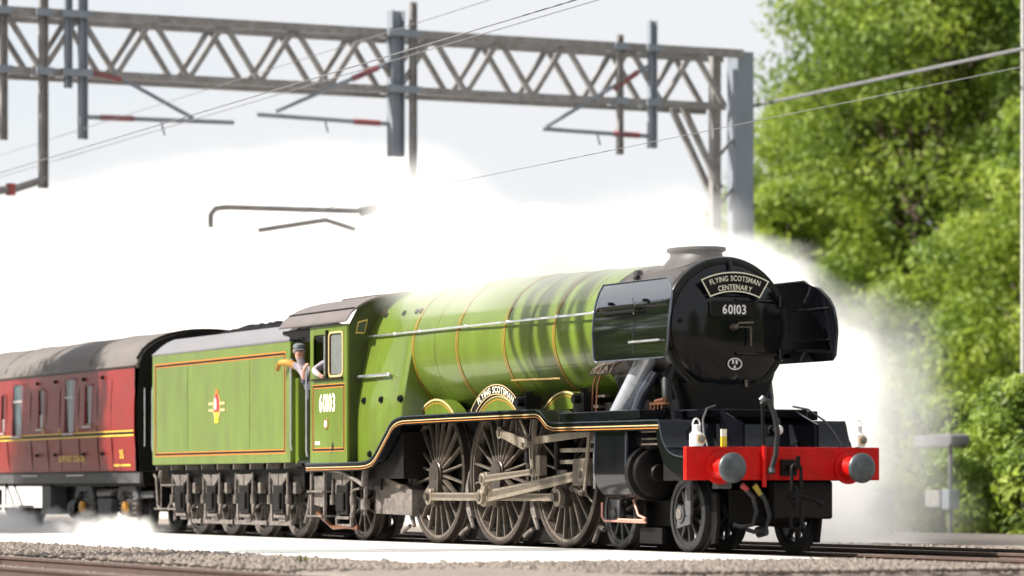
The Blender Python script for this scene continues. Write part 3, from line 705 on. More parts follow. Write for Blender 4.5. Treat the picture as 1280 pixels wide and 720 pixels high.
def add_wheel(name, M_, parent, x, y, z, flip=False):
    w_ = put(name, M_['tyre'], parent, (x, y, z))
    kids = [('rim', M_['rim']), ('hub', M_['hub'])] + [('spoke', s_) for s_ in M_['spokes']]
    for nm, me in kids: put(nm, me, w_, (x, y, z))
    if flip: w_.rotation_euler = (0, 0, PI)
    return w_
DRV = wheel_meshes(1.016, 20, 0.19, 0.115, 0.038, SPOKE, [TREAD], WHEEL, crank=0.33)
BOG = wheel_meshes(0.483, 10, 0.13, 0.13, 0.060, BWHEEL, [BWHEEL], BWHEEL, n=40)
TRL = wheel_meshes(0.559, 10, 0.13, 0.13, 0.065, WHEEL, [TREAD], WHEEL, n=40)
TND = wheel_meshes(0.635, 10, 0.15, 0.14, 0.075, TGREY, [TGREY], TGREY, n=40)

# ------------------------------------------------------------------ locomotive
L = thing('steam_locomotive', 'bright green express steam locomotive with black smokebox and red buffer beam', 'locomotive', (-5, 0, 0))
ZC = 2.857
def bR(x):   # boiler radius
    return 0.90 + (0.99 - 0.90) * min(1, max(0, (-2.4 - x) / 4.6))
# boiler
prof = [(x, bR(x)) for x in (-8.75, -8.2, -7.5, -7.0, -6.0, -5.0, -4.0, -3.2, -2.38)]
boiler = MB().lathe(prof, (0, 0, ZC), 'x', 72).build('boiler', GREEN, L, 60)
for x in (-8.50, -6.88, -5.31, -3.73):
    r_ = bR(x)
    bd = MB().lathe([(x - 0.035, r_), (x - 0.035, r_ + 0.006), (x + 0.035, r_ + 0.006), (x + 0.035, r_)], (0, 0, ZC), 'x', 72).build('boiler_band', FRAMEBLK if False else GREEN, boiler, 30)
    for s in (-1, 1):
        MB().lathe([(x + s * 0.030 - 0.007, r_ + 0.004), (x + s * 0.030 - 0.007, r_ + 0.0085), (x + s * 0.030 + 0.007, r_ + 0.0085), (x + s * 0.030 + 0.007, r_ + 0.004)], (0, 0, ZC), 'x', 72).build('orange_line', ORANGE, boiler, 30)
# cladding seams
for x in (-7.7, -4.5, -2.9):
    MB().lathe([(x - 0.012, bR(x)), (x - 0.012, bR(x) + 0.003), (x + 0.012, bR(x) + 0.003), (x + 0.012, bR(x))], (0, 0, ZC), 'x', 72).build('cladding_seam', GREEN, boiler, 30)
# firebox
def fsec(x, k=1.0, zb=1.15):
    p = []
    for i in range(0, 15):
        a = PI / 2 - i * R(84) / 14; p.append((0.995 * k * math.cos(a), ZC + 0.985 * k * math.sin(a)))
    p += [(1.035 * k, 2.75), (1.085 * k, 2.50), (1.13 * k, 2.25), (1.165 * k, 2.02), (1.175 * k, 1.8), (1.175 * k, zb)]
    return [(x, -a, b) for a, b in reversed(p)] + [(x, a, b) for a, b in p[1:]]
fb = MB().loft([fsec(-10.30, 1, 1.15), fsec(-9.65, 1, 1.19), fsec(-9.25, 1, 1.27), fsec(-8.95, 1, 1.48), fsec(-8.75, 1, 1.62), fsec(-8.62, 1, 1.70), fsec(-8.56, 0.992, 1.74), fsec(-8.53, 0.97, 1.75)], close=False).build('firebox', GREEN, L, 50)
MB().prism([(-10.2, 0.95), (-8.6, 0.95), (-8.6, 1.64), (-8.8, 1.52), (-9.2, 1.24), (-9.6, 1.16), (-10.2, 1.13)], 'y', -1.10, 1.10).build('firebox_base', DKBLK, L, 0)
for x, z in ((-9.95, 3.42), (-9.25, 3.42), (-8.75, 3.42), (-8.58, 3.42)):
    yy = -math.sqrt(max(0.01, 0.985 ** 2 - (z - ZC) ** 2)); nrm = Vector((0, yy, z - ZC)).normalized(); p = Vector((x, yy, z)); 
    MB().cyl(p, p + nrm * 0.035, 0.05, 0.04, 12).build('washout_plug', DKBLK, fb)
for x, z, yy in ((-10.02, 2.13, -1.15), (-9.33, 2.13, -1.15), (-8.60, 2.13, -1.15), (-9.72, 1.32, -1.175)):
    MB().cyl((x, yy + 0.02, z), (x, yy - 0.035, z), 0.06, 0.045, 14).cyl((x, yy - 0.03, z), (x, yy - 0.05, z), 0.022, n=8).build('washout_plug', DKBLK, fb)
MB().cyl((-10.24, -1.16, 2.50), (-9.07, -1.14, 2.50), 0.026, n=10).cyl((-9.10, -1.08, 2.50), (-9.10, -1.16, 2.50), 0.018, n=8).sphere((-9.07, -1.14, 2.50), 0.035, 10, 6).build('firebox_handrail', HANDRAIL, L)
MB().prism([(-10.28, 3.33), (-10.22, 3.33), (-10.05, 3.52), (-10.15, 3.53)], 'y', -0.80, -0.76).build('injector_bracket', BRASS, L, 0)
# long handrail with pillars
hb = MB().tube([(-10.25, -1.005, 3.11), (-6.0, -1.005, 3.11), (-2.1, -0.99, 3.11)], 0.017, 8).build('handrail', HANDRAIL, L)
for x in (-9.15, -8.2, -6.5, -5.05, -3.45, -2.3):
    MB().cyl((x, -0.90, 3.09), (x, -1.005, 3.11), 0.016, n=8).sphere((x, -1.005, 3.11), 0.030, 10, 6).build('handrail_pillar', HANDRAIL, hb)
hb2 = MB().tube([(-10.25, 1.005, 3.11), (-2.1, 0.99, 3.11)], 0.017, 8).build('handrail', HANDRAIL, L)
# smokebox
SR = 0.885
sb = MB().lathe([(-2.38, 0.0), (-2.38, SR + 0.005), (-2.30, SR + 0.005), (-2.30, SR), (-0.615, SR), (-0.615, 0.0)], (0, 0, ZC), 'x', 80).build('smokebox', SMOKETOP, L, 30)
MB().lathe([(-0.61, 0.5), (-0.61, SR + 0.026), (-0.53, SR + 0.028), (-0.50, SR + 0.012), (-0.495, SR - 0.05), (-0.50, 0.78), (-0.50, 0.0)], (0, 0, ZC), 'x', 80).build('front_ring', SMOKEBLK, sb, 30)
rv = MB()
for xx in (-2.15, -0.72):
    for k in range(40):
        a = 2 * PI * k / 40; rv.sphere((xx, (SR + 0.002) * math.cos(a), ZC + (SR + 0.002) * math.sin(a)), 0.014, 6, 4)
for k in range(26):
    a = R(64 + k * 2.1); 
    for xx in (-1.95, -0.86): rv.sphere((xx, (SR + 0.002) * math.cos(a), ZC + (SR + 0.002) * math.sin(a)), 0.012, 6, 4)
tag(rv.build('rivets', SMOKETOP, sb), kind='stuff')
dr = MB().lathe([(-0.50, 0.80), (-0.478, 0.80), (-0.470, 0.785), (-0.452, 0.74), (-0.42, 0.62), (-0.385, 0.45), (-0.36, 0.25), (-0.352, 0.0)], (0, 0, ZC), 'x', 80).build('smokebox_door', BLACK, L, 50)
MB().lathe([(-0.488, 0.845), (-0.474, 0.845), (-0.474, 0.825), (-0.488, 0.825)], (0, 0, ZC), 'x', 80).build('door_ring', SMOKEBLK, dr)
def door_x(y, z):
    r_ = math.hypot(y, z - ZC); tb = [(0.0, -0.352), (0.25, -0.36), (0.45, -0.385), (0.62, -0.42), (0.74, -0.452), (0.80, -0.478)]
    for (a, p), (b, q) in zip(tb, tb[1:]):
        if r_ <= b: return p + (q - p) * (r_ - a) / (b - a)
    return -0.478
for z in (3.20, 2.52):
    MB().tube([(door_x(y, z) + 0.012, y, z) for y in (0.06, 0.2, 0.35, 0.5, 0.62, 0.70)], 0.022, 8).build('hinge_strap', BLACK, dr)
    MB().cyl((-0.46, 0.76, z - 0.07), (-0.46, 0.76, z + 0.07), 0.035, n=12).build('hinge_knuckle', BLACK, dr)
MB().cyl((-0.36, 0.02, ZC), (-0.27, 0.02, ZC), 0.05, 0.03, 14).build('door_dart', MOTION, dr)
MB().tube([(-0.29, 0.02, ZC), (-0.275, 0.06, ZC + 0.05), (-0.27, 0.26, ZC + 0.06)], 0.014, 8).build('dart_handle', MOTION, dr)
MB().tube([(-0.31, 0.02, ZC), (-0.30, 0.24, ZC), (-0.30, 0.25, ZC - 0.24)], 0.013, 8).build('dart_handle', MOTION, dr)
for y in (-0.70,): MB().cyl((door_x(y, 2.93), y, 2.93), (door_x(y, 2.93) + 0.03, y, 2.93), 0.03, n=10).build('door_stud', DKBLK, dr)
npx = -0.328
npl = MB().box(npx - 0.03, npx, -0.32, 0.34, 2.985, 3.185).build('number_plate', DKBLK, dr, 0, 0.008)
mb = MB(); lettering(mb, '60103', 0.165, lambda x, y: (npx + 0.004, 0.02 + x, 3.025 + y), 0.10, 0.022, 0.86); mb.build('numerals', WHITE, npl, 0)
MB().tube([(-0.42, -0.36, 3.24), (-0.36, -0.36, 3.26), (-0.36, 0.40, 3.26), (-0.42, 0.40, 3.24)], 0.013, 6).build('door_handrail', BLACK, dr)
# oval shed plate
ov = lambda k: [(0.05 + 0.105 * k * math.cos(2 * PI * i / 28), 2.39 + 0.078 * k * math.sin(2 * PI * i / 28)) for i in range(28)]
spx = door_x(0.05, 2.39) + 0.022
sp = MB().prism(ov(1.0), 'x', spx - 0.03, spx).build('shed_plate', DKBLK, dr, 0)
mb = MB(); frame_outline(mb, ov(1.0), 0.016, lambda a, b: (spx + 0.003, a, b)); [mb.add([(spx + 0.003, 0.05 + p, 2.39 + q) for p, q in bx_], [tuple(range(4))]) for bx_ in ([(-0.040, 0.0), (-0.014, 0.0), (-0.014, 0.052), (-0.040, 0.052)], [(0.010, -0.004), (0.038, -0.004), (0.038, 0.046), (0.010, 0.046)], [(-0.018, -0.056), (0.012, -0.056), (0.012, -0.022), (-0.018, -0.022)])]; mb.build('plate_marking', WHITE, sp, 0)
MB().box(-0.44, -0.41, 0.22, 0.26, 2.10, 2.19).build('lamp_bracket', MOTION, dr, 0)
# chimney
def oval(cx, rx, ry, z, n=36): return [(cx + rx * math.cos(2 * PI * i / n), ry * math.sin(2 * PI * i / n), z) for i in range(n)]
MB().loft([oval(-1.34, 0.62, 0.46, 3.60), oval(-1.34, 0.52, 0.36, 3.74), oval(-1.34, 0.46, 0.31, 3.80), oval(-1.34, 0.45, 0.30, 3.86), oval(-1.34, 0.50, 0.35, 3.88), oval(-1.34, 0.50, 0.35, 3.92), oval(-1.34, 0.42, 0.27, 3.92), oval(-1.34, 0.40, 0.25, 3.75)], caps=False).build('chimney', SMOKETOP, L, 40)
MB().cyl((-2.02, -0.5, 3.60), (-2.02, -0.5, 3.66), 0.07, 0.055, 12).build('smokebox_cap', DKBLK, L)
MB().cyl((-1.86, -0.60, 3.52), (-1.86, -0.60, 3.58), 0.05, 0.04, 12).build('smokebox_cap', DKBLK, L)
# smoke deflectors
def deflector(s):
    rows = [(1.20, 2.44, 0.12, -1.86), (1.205, 2.50, 0.19, -1.90), (1.205, 2.80, 0.24, -1.94), (1.19, 2.95, 0.24, -1.95), (1.165, 3.10, 0.22, -1.97), (1.125, 3.22, 0.17, -2.0), (1.06, 3.35, 0.04, -2.04), (0.965, 3.46, -0.22, -2.10)]
    n = 8; out = []; inn = []
    for ay, z, xf, xr in rows:
        for k in range(n + 1):
            x = xr + (xf - xr) * k / n
            out.append((x, s * ay, z)); inn.append((x, s * (ay - 0.014), z - (0.008 if z > 3.1 else 0)))
    m = n + 1; nr = len(rows); fs = []
    for j in range(nr - 1):
        for k in range(n):
            a = j * m + k; fs.append((a, a + 1, a + m + 1, a + m)); b = a + nr * m; fs.append((b, b + m, b + m + 1, b + 1))
    per = [k for k in range(m)] + [j * m + n for j in range(1, nr)] + [(nr - 1) * m + k for k in range(n - 1, -1, -1)] + [j * m for j in range(nr - 2, 0, -1)]
    for i in range(len(per)):
        a, b = per[i], per[(i + 1) % len(per)]; fs.append((a, b, b + nr * m, a + nr * m))
    d = MB().add(out + inn, fs).build('smoke_deflector', BLACKDEF, L, 40)
    MB().tube([(p[0], p[1] + s * 0.004, p[2]) for p in [out[k] for k in per]] + [out[per[0]]], 0.011, 6).build('edge_beading', SMOKEBLK if s > 0 else PIPE, d)
    ys = s * 1.235
    lp = [(x, ys, z) for x, z in rrect(-1.72, -0.62, 3.06, 3.13, 0.034, 4)]
    MB().tube(lp + [lp[0]], 0.016, 6).build('hand_hold', DKBLK, d)
    MB().tube([(-0.82, ys, 2.66), (0.05, ys, 2.66)], 0.014, 6).build('step_rail', HANDRAIL, d)
    st = MB()
    for x in (-1.5, -0.5): st.box(x - 0.02, x + 0.02, min(s * 0.80, s * 1.19), max(s * 0.80, s * 1.19), 3.16, 3.20)
    for x in (-1.6, -0.3): st.box(x - 0.02, x + 0.02, min(s * 0.86, s * 1.19), max(s * 0.86, s * 1.19), 2.55, 2.59)
    st.build('stay', BLACK, d, 0)
    rb = MB()
    for k in range(22):
        z = 2.52 + 0.033 * k; rb.sphere((-0.74, s * 1.214, z), 0.010, 5, 4)
    for k in range(10): rb.sphere((-0.68 + 0.085 * k, s * 1.214, 3.16), 0.010, 5, 4)
    tag(rb.build('rivets', BLACK, d), kind='stuff')
    # inner stiffeners
    MB().box(-1.8, 0.1, min(s * 1.185, s * 1.15), max(s * 1.185, s * 1.15), 2.70, 2.715).box(-1.8, 0.12, min(s * 1.185, s * 1.13), max(s * 1.185, s * 1.13), 3.10, 3.115).build('stiffener', SMOKEBLK, d, 0)
    return d
deflector(-1); deflector(1)
# outside steam pipes
for s in (-1, 1):
    MB().tube([(-1.52, s * 1.06, 1.66), (-1.36, s * 0.97, 1.97), (-1.20, s * 0.88, 2.28), (-1.06, s * 0.80, 2.55)], [0.15, 0.145, 0.14, 0.14], 28).build('steam_pipe', PIPEBR, L, 60)
    MB().tube([(-1.18, s * 0.98, 1.70), (-1.08, s * 0.92, 2.0), (-0.93, s * 0.80, 2.30)], [0.075, 0.075, 0.07], 18).build('ejector_pipe', PIPE, L, 60)
# running plate
PROF = [(0.20, 1.66), (-2.90, 1.675), (-3.05, 1.70), (-3.30, 1.835), (-3.45, 1.865)] + [(-4.5, 1.868), (-6.4, 1.866), (-8.10, 1.86), (-8.30, 1.84), (-8.47, 1.80), (-8.60, 1.74), (-8.70, 1.66), (-8.82, 1.58), (-9.10, 1.38), (-9.22, 1.30), (-9.36, 1.245), (-9.55, 1.215), (-9.8, 1.205), (-12.05, 1.195)]
FRONT = [(0.95, 1.20), (0.80, 1.20), (0.62, 1.225), (0.48, 1.27), (0.38, 1.34), (0.31, 1.42), (0.265, 1.52), (0.24, 1.60)]
PROF = FRONT + PROF
def offs(pl, d):
    r_ = []
    for i, p in enumerate(pl):
        a = Vector(pl[max(0, i - 1)]); b = Vector(pl[min(len(pl) - 1, i + 1)]); t_ = (b - a).normalized(); n_ = Vector((t_.y, -t_.x))
        if n_.y > 0 or abs(n_.y) < 0.02 and n_.x > 0: n_ = -n_
        r_.append((p[0] + n_.x * d, p[1] + n_.y * d))
    return r_
def strip(poly, d0, d1, y0, y1):
    A, B = offs(poly, d0), offs(poly, d1); n = len(A); rings_ = []
    return MB().loft([[(a[0], y0, a[1]), (b[0], y0, b[1]), (b[0], y1, b[1]), (a[0], y1, a[1])] for a, b in zip(A, B)])
rp = strip(PROF, 0.0, 0.03, -1.33, 1.33).build('running_plate', BLACK, L, 30)
for s in (-1, 1):
    y0, y1 = sorted((s * 1.325, s * 1.300)); strip(PROF[8:], 0.031, 0.135, y0, y1).build('valance', BLACK, rp, 30)
    y0, y1 = sorted((s * 1.3275, s * 1.3255)); strip(PROF[8:], 0.064, 0.078, y0, y1).build('lining', CREAM if s < 0 else ORANGE, rp, 30)
    y0, y1 = sorted((s * 1.331, s * 1.334)); strip(PROF[:], -0.002, 0.016, y0, y1).build('edge_strip', PIPE, rp, 30)
    y0, y1 = sorted((s * 1.3275, s * 1.3255)); strip(PROF[8:], 0.100, 0.112, y0, y1).build('lining', ORANGE, rp, 30)
    # raised long box on the footplate behind the cylinders
    y0, y1 = sorted((s * 1.29, s * 0.9)); MB().box(-2.78, -0.42, y0, y1, 1.68, 1.80).build('footplate_box', BLACK, L, 0, 0.012)
    # curtain plate at the side of the front drop
    y0, y1 = sorted((s * 1.30, s * 1.26)); MB().prism([(0.24, 1.62), (0.262, 1.50), (0.31, 1.40), (0.38, 1.32), (0.48, 1.25), (0.62, 1.205), (0.80, 1.18), (0.93, 1.18), (0.93, 0.98), (0.55, 1.00), (0.3, 1.10), (0.12, 1.35), (0.05, 1.63)], 'y', y0, y1).build('drop_plate', BLACK, rp, 0)
# front platform, frame extension and smokebox saddle
MB().box(-0.52, 0.30, -0.74, 0.74, 1.69, 1.80).build('saddle_cover', BLACK, L, 0, 0.015)
MB().prism([(-0.58, 1.66), (0.58, 1.66), (0.66, 1.95), (0.78, 2.30), (-0.78, 2.30), (-0.66, 1.95)], 'x', -2.2, -0.62).build('saddle', SMOKEBLK, L, 0, 0.02)
MB().prism([(-0.50, 1.80), (0.50, 1.80), (0.62, 2.15), (-0.62, 2.15)], 'x', -0.61, -0.45).build('saddle_front', DKBLK, L, 0, 0.02)
for s in (-1, 1):
    MB().prism([(-11.6, 0.62), (-11.6, 1.15), (-9.3, 1.15), (-8.6, 1.60), (-0.2, 1.60), (0.25, 1.45), (0.94, 1.18), (0.94, 0.90), (0.3, 0.86), (-2.4, 0.80), (-3.0, 0.62)], 'y', s * 0.60 - 0.02, s * 0.60 + 0.02).build('frame_plate', DKBLK, L, 0)
    MB().prism([(0.0, 1.66), (0.28, 1.66), (0.42, 1.42), (0.60, 1.32), (0.94, 1.27), (0.94, 1.60), (0.55, 1.72), (0.3, 1.80), (0.0, 1.80)], 'y', s * 0.52 - 0.015, s * 0.52 + 0.015).build('frame_extension', BLACK, L, 0)
MB().box(-9.0, -0.3, -0.58, 0.58, 0.9, 1.3).build('inside_motion', DKBLK, L, 0)
MB().box(-8.9, -2.7, -0.56, 0.56, 0.07, 0.89).build('light_blocker', DKBLK, L, 0)  # added dark block, keeps the gaps behind the driving wheels black
MB().box(0.05, 0.93, -1.18, 1.18, 0.90, 1.17).build('front_stretcher', DKBLK, L, 0)
MB().box(-8.2, -2.6, -0.54, 0.54, 1.31, 1.95).build('boiler_support', DKBLK, L, 0)
# splashers
def splasher(x, s, parent):
    r_ = 1.095; zc = 1.016; a0 = math.asin((1.872 - zc) / r_)
    arcp = arc((x, zc), r_, a0, PI - a0, 18); y0 = s * 0.83; y1 = s * 0.62
    sp_ = MB().prism(arcp, 'y', min(y0, y1), max(y0, y1)).build('splasher', GREEN, parent, 30)
    ao = arc((x, zc), r_ + 0.006, a0, PI - a0, 18); ai = arc((x, zc), r_ - 0.022, a0, PI - a0, 18); ae = arc((x, zc), r_ - 0.052, a0, PI - a0, 18); af = arc((x, zc), r_ - 0.066, a0, PI - a0, 18)
    yy = y0 + s * 0.002
    for A, B, m, yb in ((ao, ai, CREAM, 0.010), (ae, af, ORANGE, 0.003)):
        MB().loft([[(p[0], y0, p[1]), (p[0], y0 + s * yb, p[1]), (q[0], y0 + s * yb, q[1]), (q[0], y0, q[1])] for p, q in zip(A, B)]).build('lining', m, sp_, 30)
    return sp_
for s in (-1, 1):
    for x in (-3.581, -5.791, -8.001): splasher(x, s, L)
# curved nameplate on the middle splasher
x, zc = -5.791, 1.016; a0 = R(46)
A = arc((x, zc), 1.108, a0, PI - a0, 26); B = arc((x, zc), 1.255, a0, PI - a0, 26)
nb = MB().loft([[(p[0], -0.835, p[1]), (p[0], -0.862, p[1]), (q[0], -0.862, q[1]), (q[0], -0.835, q[1])] for p, q in zip(A, B)]).build('nameplate', DKBLK, L, 30)
mb = MB(); frame_outline(mb, A + B[::-1], 0.014, lambda a, b: (a, -0.865, b)); mb.build('nameplate_rim', CREAM, nb, 0)
mb = MB()
def arcplace(cx, cz, rr, yy, sg=1):
    return lambda x_, y_: (cx + (rr + y_) * math.sin(x_ / rr), yy, cz + (rr + y_) * math.cos(x_ / rr))
lettering(mb, 'FLYING SCOTSMAN', 0.128, arcplace(x, zc, 1.135, -0.868), 0.11, 0.02, 0.98); mb.build('nameplate_letters', LETTER, nb, 0)
# lubricators and pipe runs on the running plate
def lubricator(x):
    b = MB().box(x - 0.16, x + 0.16, -1.12, -0.90, 1.88 if x < -3.4 else 1.81, 2.06).cyl((x, -1.12, 1.98), (x, -1.20, 1.98), 0.06, n=12)
    for k in range(5): b.cyl((x - 0.13 + 0.065 * k, -1.01, 2.04), (x - 0.13 + 0.065 * k, -1.01, 2.13), 0.014, n=8)
    b.build('lubricator', DKBLK, L, 30)
lubricator(-4.35); lubricator(-2.55)
MB().box(-2.98, -2.2, -1.0, -0.9, 1.86, 1.90).box(-3.1, -2.1, -0.95, -0.88, 2.0, 2.03).build('lubricator_shelf', MOTION, L, 0)
c = MB()
for k in range(2): MB().tube([(-2.40 + 0.13 * k, -1.0, 1.70), (-2.39 + 0.13 * k, -0.98, 2.15), (-2.32 + 0.13 * k, -0.92, 2.42)], 0.014, 6).build('oil_pipe', COPPER, L)
c = MB()
qq = random.Random(4)
for k in range(9):
    x = -2.45 + 0.07 * k; c.tube([(x, -0.98, 2.30), (x + qq.uniform(-0.1, 0.1), -0.94, 2.38 + qq.uniform(-0.05, 0.05)), (x + 0.15, -0.88, 2.46)], 0.02, 6)
c.build('pipe_cluster', MOTION, L)
b = MB().box(-0.60, -0.16, -1.05, -0.99, 1.86, 1.89).cyl((-0.48, -1.02, 1.9), (-0.24, -1.02, 1.92), 0.028, n=12)
for k in range(4): b.cyl((-0.58 + 0.10 * k, -1.04, 1.80), (-0.58 + 0.10 * k, -1.04, 1.875), 0.011, n=8)
b.build('drain_valve_gear', COPPER, L, 30)
MB().tube([(-0.45, -0.80, 2.35), (-0.38, -0.92, 2.15), (-0.30, -0.95, 1.95), (-0.32, -0.97, 1.82)], [0.06, 0.07, 0.065, 0.06], 14).build('snifting_pipe', FRAMEBLK, L)
MB().tube([(-9.2, -1.03, 2.9), (-4.4, -0.99, 2.31), (-3.6, -1.0, 2.29), (-3.2, -1.0, 2.30)], 0.013, 6) if False else None
MB().cyl((-4.9, -1.02, 2.30), (-3.35, -1.0, 2.28), 0.014, n=8).build('reach_rod_cover', BRASS, L)
# cylinders
def cylsec(s):
    p = [(0.66, 1.62), (1.20, 1.62), (1.265, 1.56), (1.275, 1.0)] + [(0.92 + 0.355 * math.cos(a), 1.0 + 0.355 * math.sin(a)) for a in [-R(15 * k) for k in range(1, 7)]] + [(0.66, 0.645)]
    return [(s * a, b) for a, b in p]
for s in (-1, 1):
    cy = MB().prism(cylsec(s), 'x', -1.75, -0.80).build('cylinder', BLACK, L, 40, 0.012)
    MB().lathe([(-0.80, 0.355), (-0.70, 0.355), (-0.69, 0.30), (-0.60, 0.30), (-0.585, 0.27), (-0.57, 0.12), (-0.50, 0.10), (-0.49, 0.0)], (0, s * 0.95, 1.0), 'x', 36).build('cylinder_cover', DKBLK, cy, 35)
    MB().lathe([(-0.80, 0.17), (-0.62, 0.17), (-0.58, 0.12), (-0.40, 0.10), (-0.38, 0.0)], (0, s * 0.98, 1.44), 'x', 24).build('valve_cover', DKBLK, cy, 35)
    MB().prism(cylsec(s)[1:5] + [(s * 1.283, 1.0), (s * 1.272, 1.565), (s * 1.205, 1.628)], 'x', -1.752, -1.72).build('lagging_strip', PIPE, cy, 0)
    MB().prism(cylsec(s)[1:5] + [(s * 1.283, 1.0), (s * 1.272, 1.565), (s * 1.205, 1.628)], 'x', -0.84, -0.808).build('lagging_strip', PIPE, cy, 0)
    b = MB()
    for z in (1.36, 1.43, 1.52): MB().cyl((-0.62, s * 1.15, z), (0.05, s * 1.15, z), 0.012, n=6).build('drain_rod', MOTION, cy)
# driving, bogie and trailing wheels with axles
for x in (-3.581, -5.791, -8.001):
    add_wheel('driving_wheel', DRV, L, x, -0.755, 1.016); add_wheel('driving_wheel', DRV, L, x, 0.755, 1.016, True)
    MB().cyl((x, -0.7, 1.016), (x, 0.7, 1.016), 0.11, n=16).build('axle', DKBLK, L)
for x in (0.0, -1.905):
    add_wheel('bogie_wheel', BOG, L, x, -0.755, 0.483); add_wheel('bogie_wheel', BOG, L, x, 0.755, 0.483, True)
    MB().cyl((x, -0.7, 0.483), (x, 0.7, 0.483), 0.08, n=14).build('axle', DKBLK, L)
add_wheel('trailing_wheel', TRL, L, -10.897, -0.755, 0.559); add_wheel('trailing_wheel', TRL, L, -10.897, 0.755, 0.559, True)
# rods and valve gear (near side, and the rods again on the far side)
def rod(name, p, q, h0, h1, y0, y1, m, boss0, boss1, parent, flute=True):
    p, q = Vector(p), Vector(q); d = (q - p).normalized(); n_ = Vector((-d.y, d.x))
    b = MB().prism([tuple(p + n_ * h0 / 2), tuple(p - n_ * h0 / 2), tuple(q - n_ * h1 / 2), tuple(q + n_ * h1 / 2)], 'y', y0, y1)
    for c, r_ in ((p, boss0), (q, boss1)):
        if r_: b.cyl((c.x, min(y0, y1) - 0.012, c.y), (c.x, max(y0, y1) + 0.012, c.y), r_, n=22)
    o = b.build(name, m, parent, 35, 0.004)
    if flute:
        a = p + d * boss0 * 1.2; e = q - d * boss1 * 1.2; ys = min(y0, y1) if min(y0, y1) < 0 else max(y0, y1); g = -0.002 if ys < 0 else 0.002
        MB().prism([tuple(a + n_ * h0 * 0.27), tuple(a - n_ * h0 * 0.16), tuple(e - n_ * h1 * 0.16), tuple(e + n_ * h1 * 0.27)], 'y', ys, ys + g).build('flute', MOTION, o, 0)
    for c, r_ in ((p, boss0), (q, boss1)):
        ys = min(y0, y1) - 0.012 if min(y0, y1) < 0 else max(y0, y1) + 0.012
        if r_: MB().cyl((c.x, ys, c.y), (c.x, ys + (-0.02 if ys < 0 else 0.02), c.y), r_ * 0.55, n=14).build('pin', MOTION, o)
    return o
PZ = 1.016 - 0.33
for s in (-1, 1):
    Y = lambda v: s * v
    rod('coupling_rod', (-8.001, PZ), (-5.791, PZ), 0.115, 0.115, Y(0.90), Y(0.955), ROD, 0.125, 0.125, L)
    rod('coupling_rod', (-5.791, PZ - 0.002), (-3.581, PZ - 0.002), 0.105, 0.105, Y(0.892), Y(0.947), ROD, 0.10, 0.125, L)
    rod('connecting_rod', (-5.791, PZ), (-2.62, 0.985), 0.165, 0.125, Y(0.985), Y(1.05), ROD, 0.14, 0.095, L)
    MB().box(-2.86, -2.36, min(Y(0.92), Y(1.06)), max(Y(0.92), Y(1.06)), 0.84, 1.20).cyl((-2.4, Y(0.95), 0.985), (-1.76, Y(0.95), 0.985), 0.042, n=14).build('crosshead', MOTION, L, 30, 0.015)
    for z in (1.13, 1.285): MB().box(-3.42, -1.76, min(Y(0.90), Y(1.01)), max(Y(0.90), Y(1.01)), z, z + 0.055).build('slide_bar', ROD, L, 0, 0.006)
    MB().box(-3.45, -3.36, min(Y(0.62), Y(1.06)), max(Y(0.62), Y(1.06)), 1.05, 1.66).build('motion_bracket', DKBLK, L, 0, 0.02)
s = -1
rod('return_crank', (-5.791, PZ), (-5.60, 0.935), 0.13, 0.10, -1.06, -1.11, ROD, 0.105, 0.10, L, False)
rod('eccentric_rod', (-5.60, 0.935), (-3.93, 1.03), 0.10, 0.075, -1.115, -1.16, ROD, 0.085, 0.065, L)
lk = [(-3.97, 0.99), (-4.02, 1.2), (-4.04, 1.42), (-4.02, 1.62), (-3.96, 1.80)]
b = MB().loft([[(x - 0.055, -1.07, z), (x + 0.055, -1.07, z), (x + 0.055, -1.13, z), (x - 0.055, -1.13, z)] for x, z in lk]); b.cyl((-4.04, -1.05, 1.42), (-4.04, -1.20, 1.42), 0.055, n=14)
el = b.build('expansion_link', ROD, L, 30)
MB().loft([[(x - 0.018, -1.1305, z), (x + 0.018, -1.1305, z), (x + 0.018, -1.134, z), (x - 0.018, -1.134, z)] for x, z in lk[1:]]).build('link_slot', DKBLK, el, 0)
MB().box(-4.28, -4.18, -1.12, -1.02, 1.15, 1.83).build('link_bracket', DKBLK, L, 0, 0.02)
MB().box(-3.86, -3.74, -1.14, -1.02, 0.98, 1.25).build('link_guide', ROD, L, 0, 0.01)
rod('radius_rod', (-4.04, 1.455), (-2.30, 1.535), 0.105, 0.095, -1.035, -1.075, ROD, 0.05, 0.05, L, False)
rod('lifting_arm', (-5.02, 1.575), (-4.22, 1.40), 0.115, 0.15, -1.09, -1.15, ROD, 0.085, 0.06, L, False)
rod('lifting_link', (-4.42, 1.84), (-4.10, 1.50), 0.055, 0.055, -1.13, -1.16, ROD, 0.04, 0.04, L, False)
rod('lifting_link', (-4.60, 1.80), (-4.62, 1.50), 0.045, 0.045, -1.06, -1.09, MOTION, 0.04, 0.04, L, False)
rod('combination_lever', (-2.25, 1.60), (-2.42, 0.74), 0.075, 0.06, -1.08, -1.11, ROD, 0.045, 0.04, L, False)
rod('union_link', (-2.42, 0.74), (-2.70, 0.80), 0.05, 0.05, -1.115, -1.14, MOTION, 0.04, 0.04, L, False)
MB().tube([(-2.05, -1.12, 0.80), (-2.05, -1.12, 1.25), (-2.0, -1.12, 1.33), (-1.92, -1.12, 1.35)], 0.022, 8).build('drain_pipe', HANDRAIL, L)
MB().cyl((-2.3, -0.98, 1.54), (-1.74, -0.98, 1.47), 0.03, n=12).build('valve_spindle', ROD, L)
MB().box(-2.55, -2.15, -1.0, -0.86, 1.40, 1.62).build('valve_guide', MOTION, L, 0, 0.02)
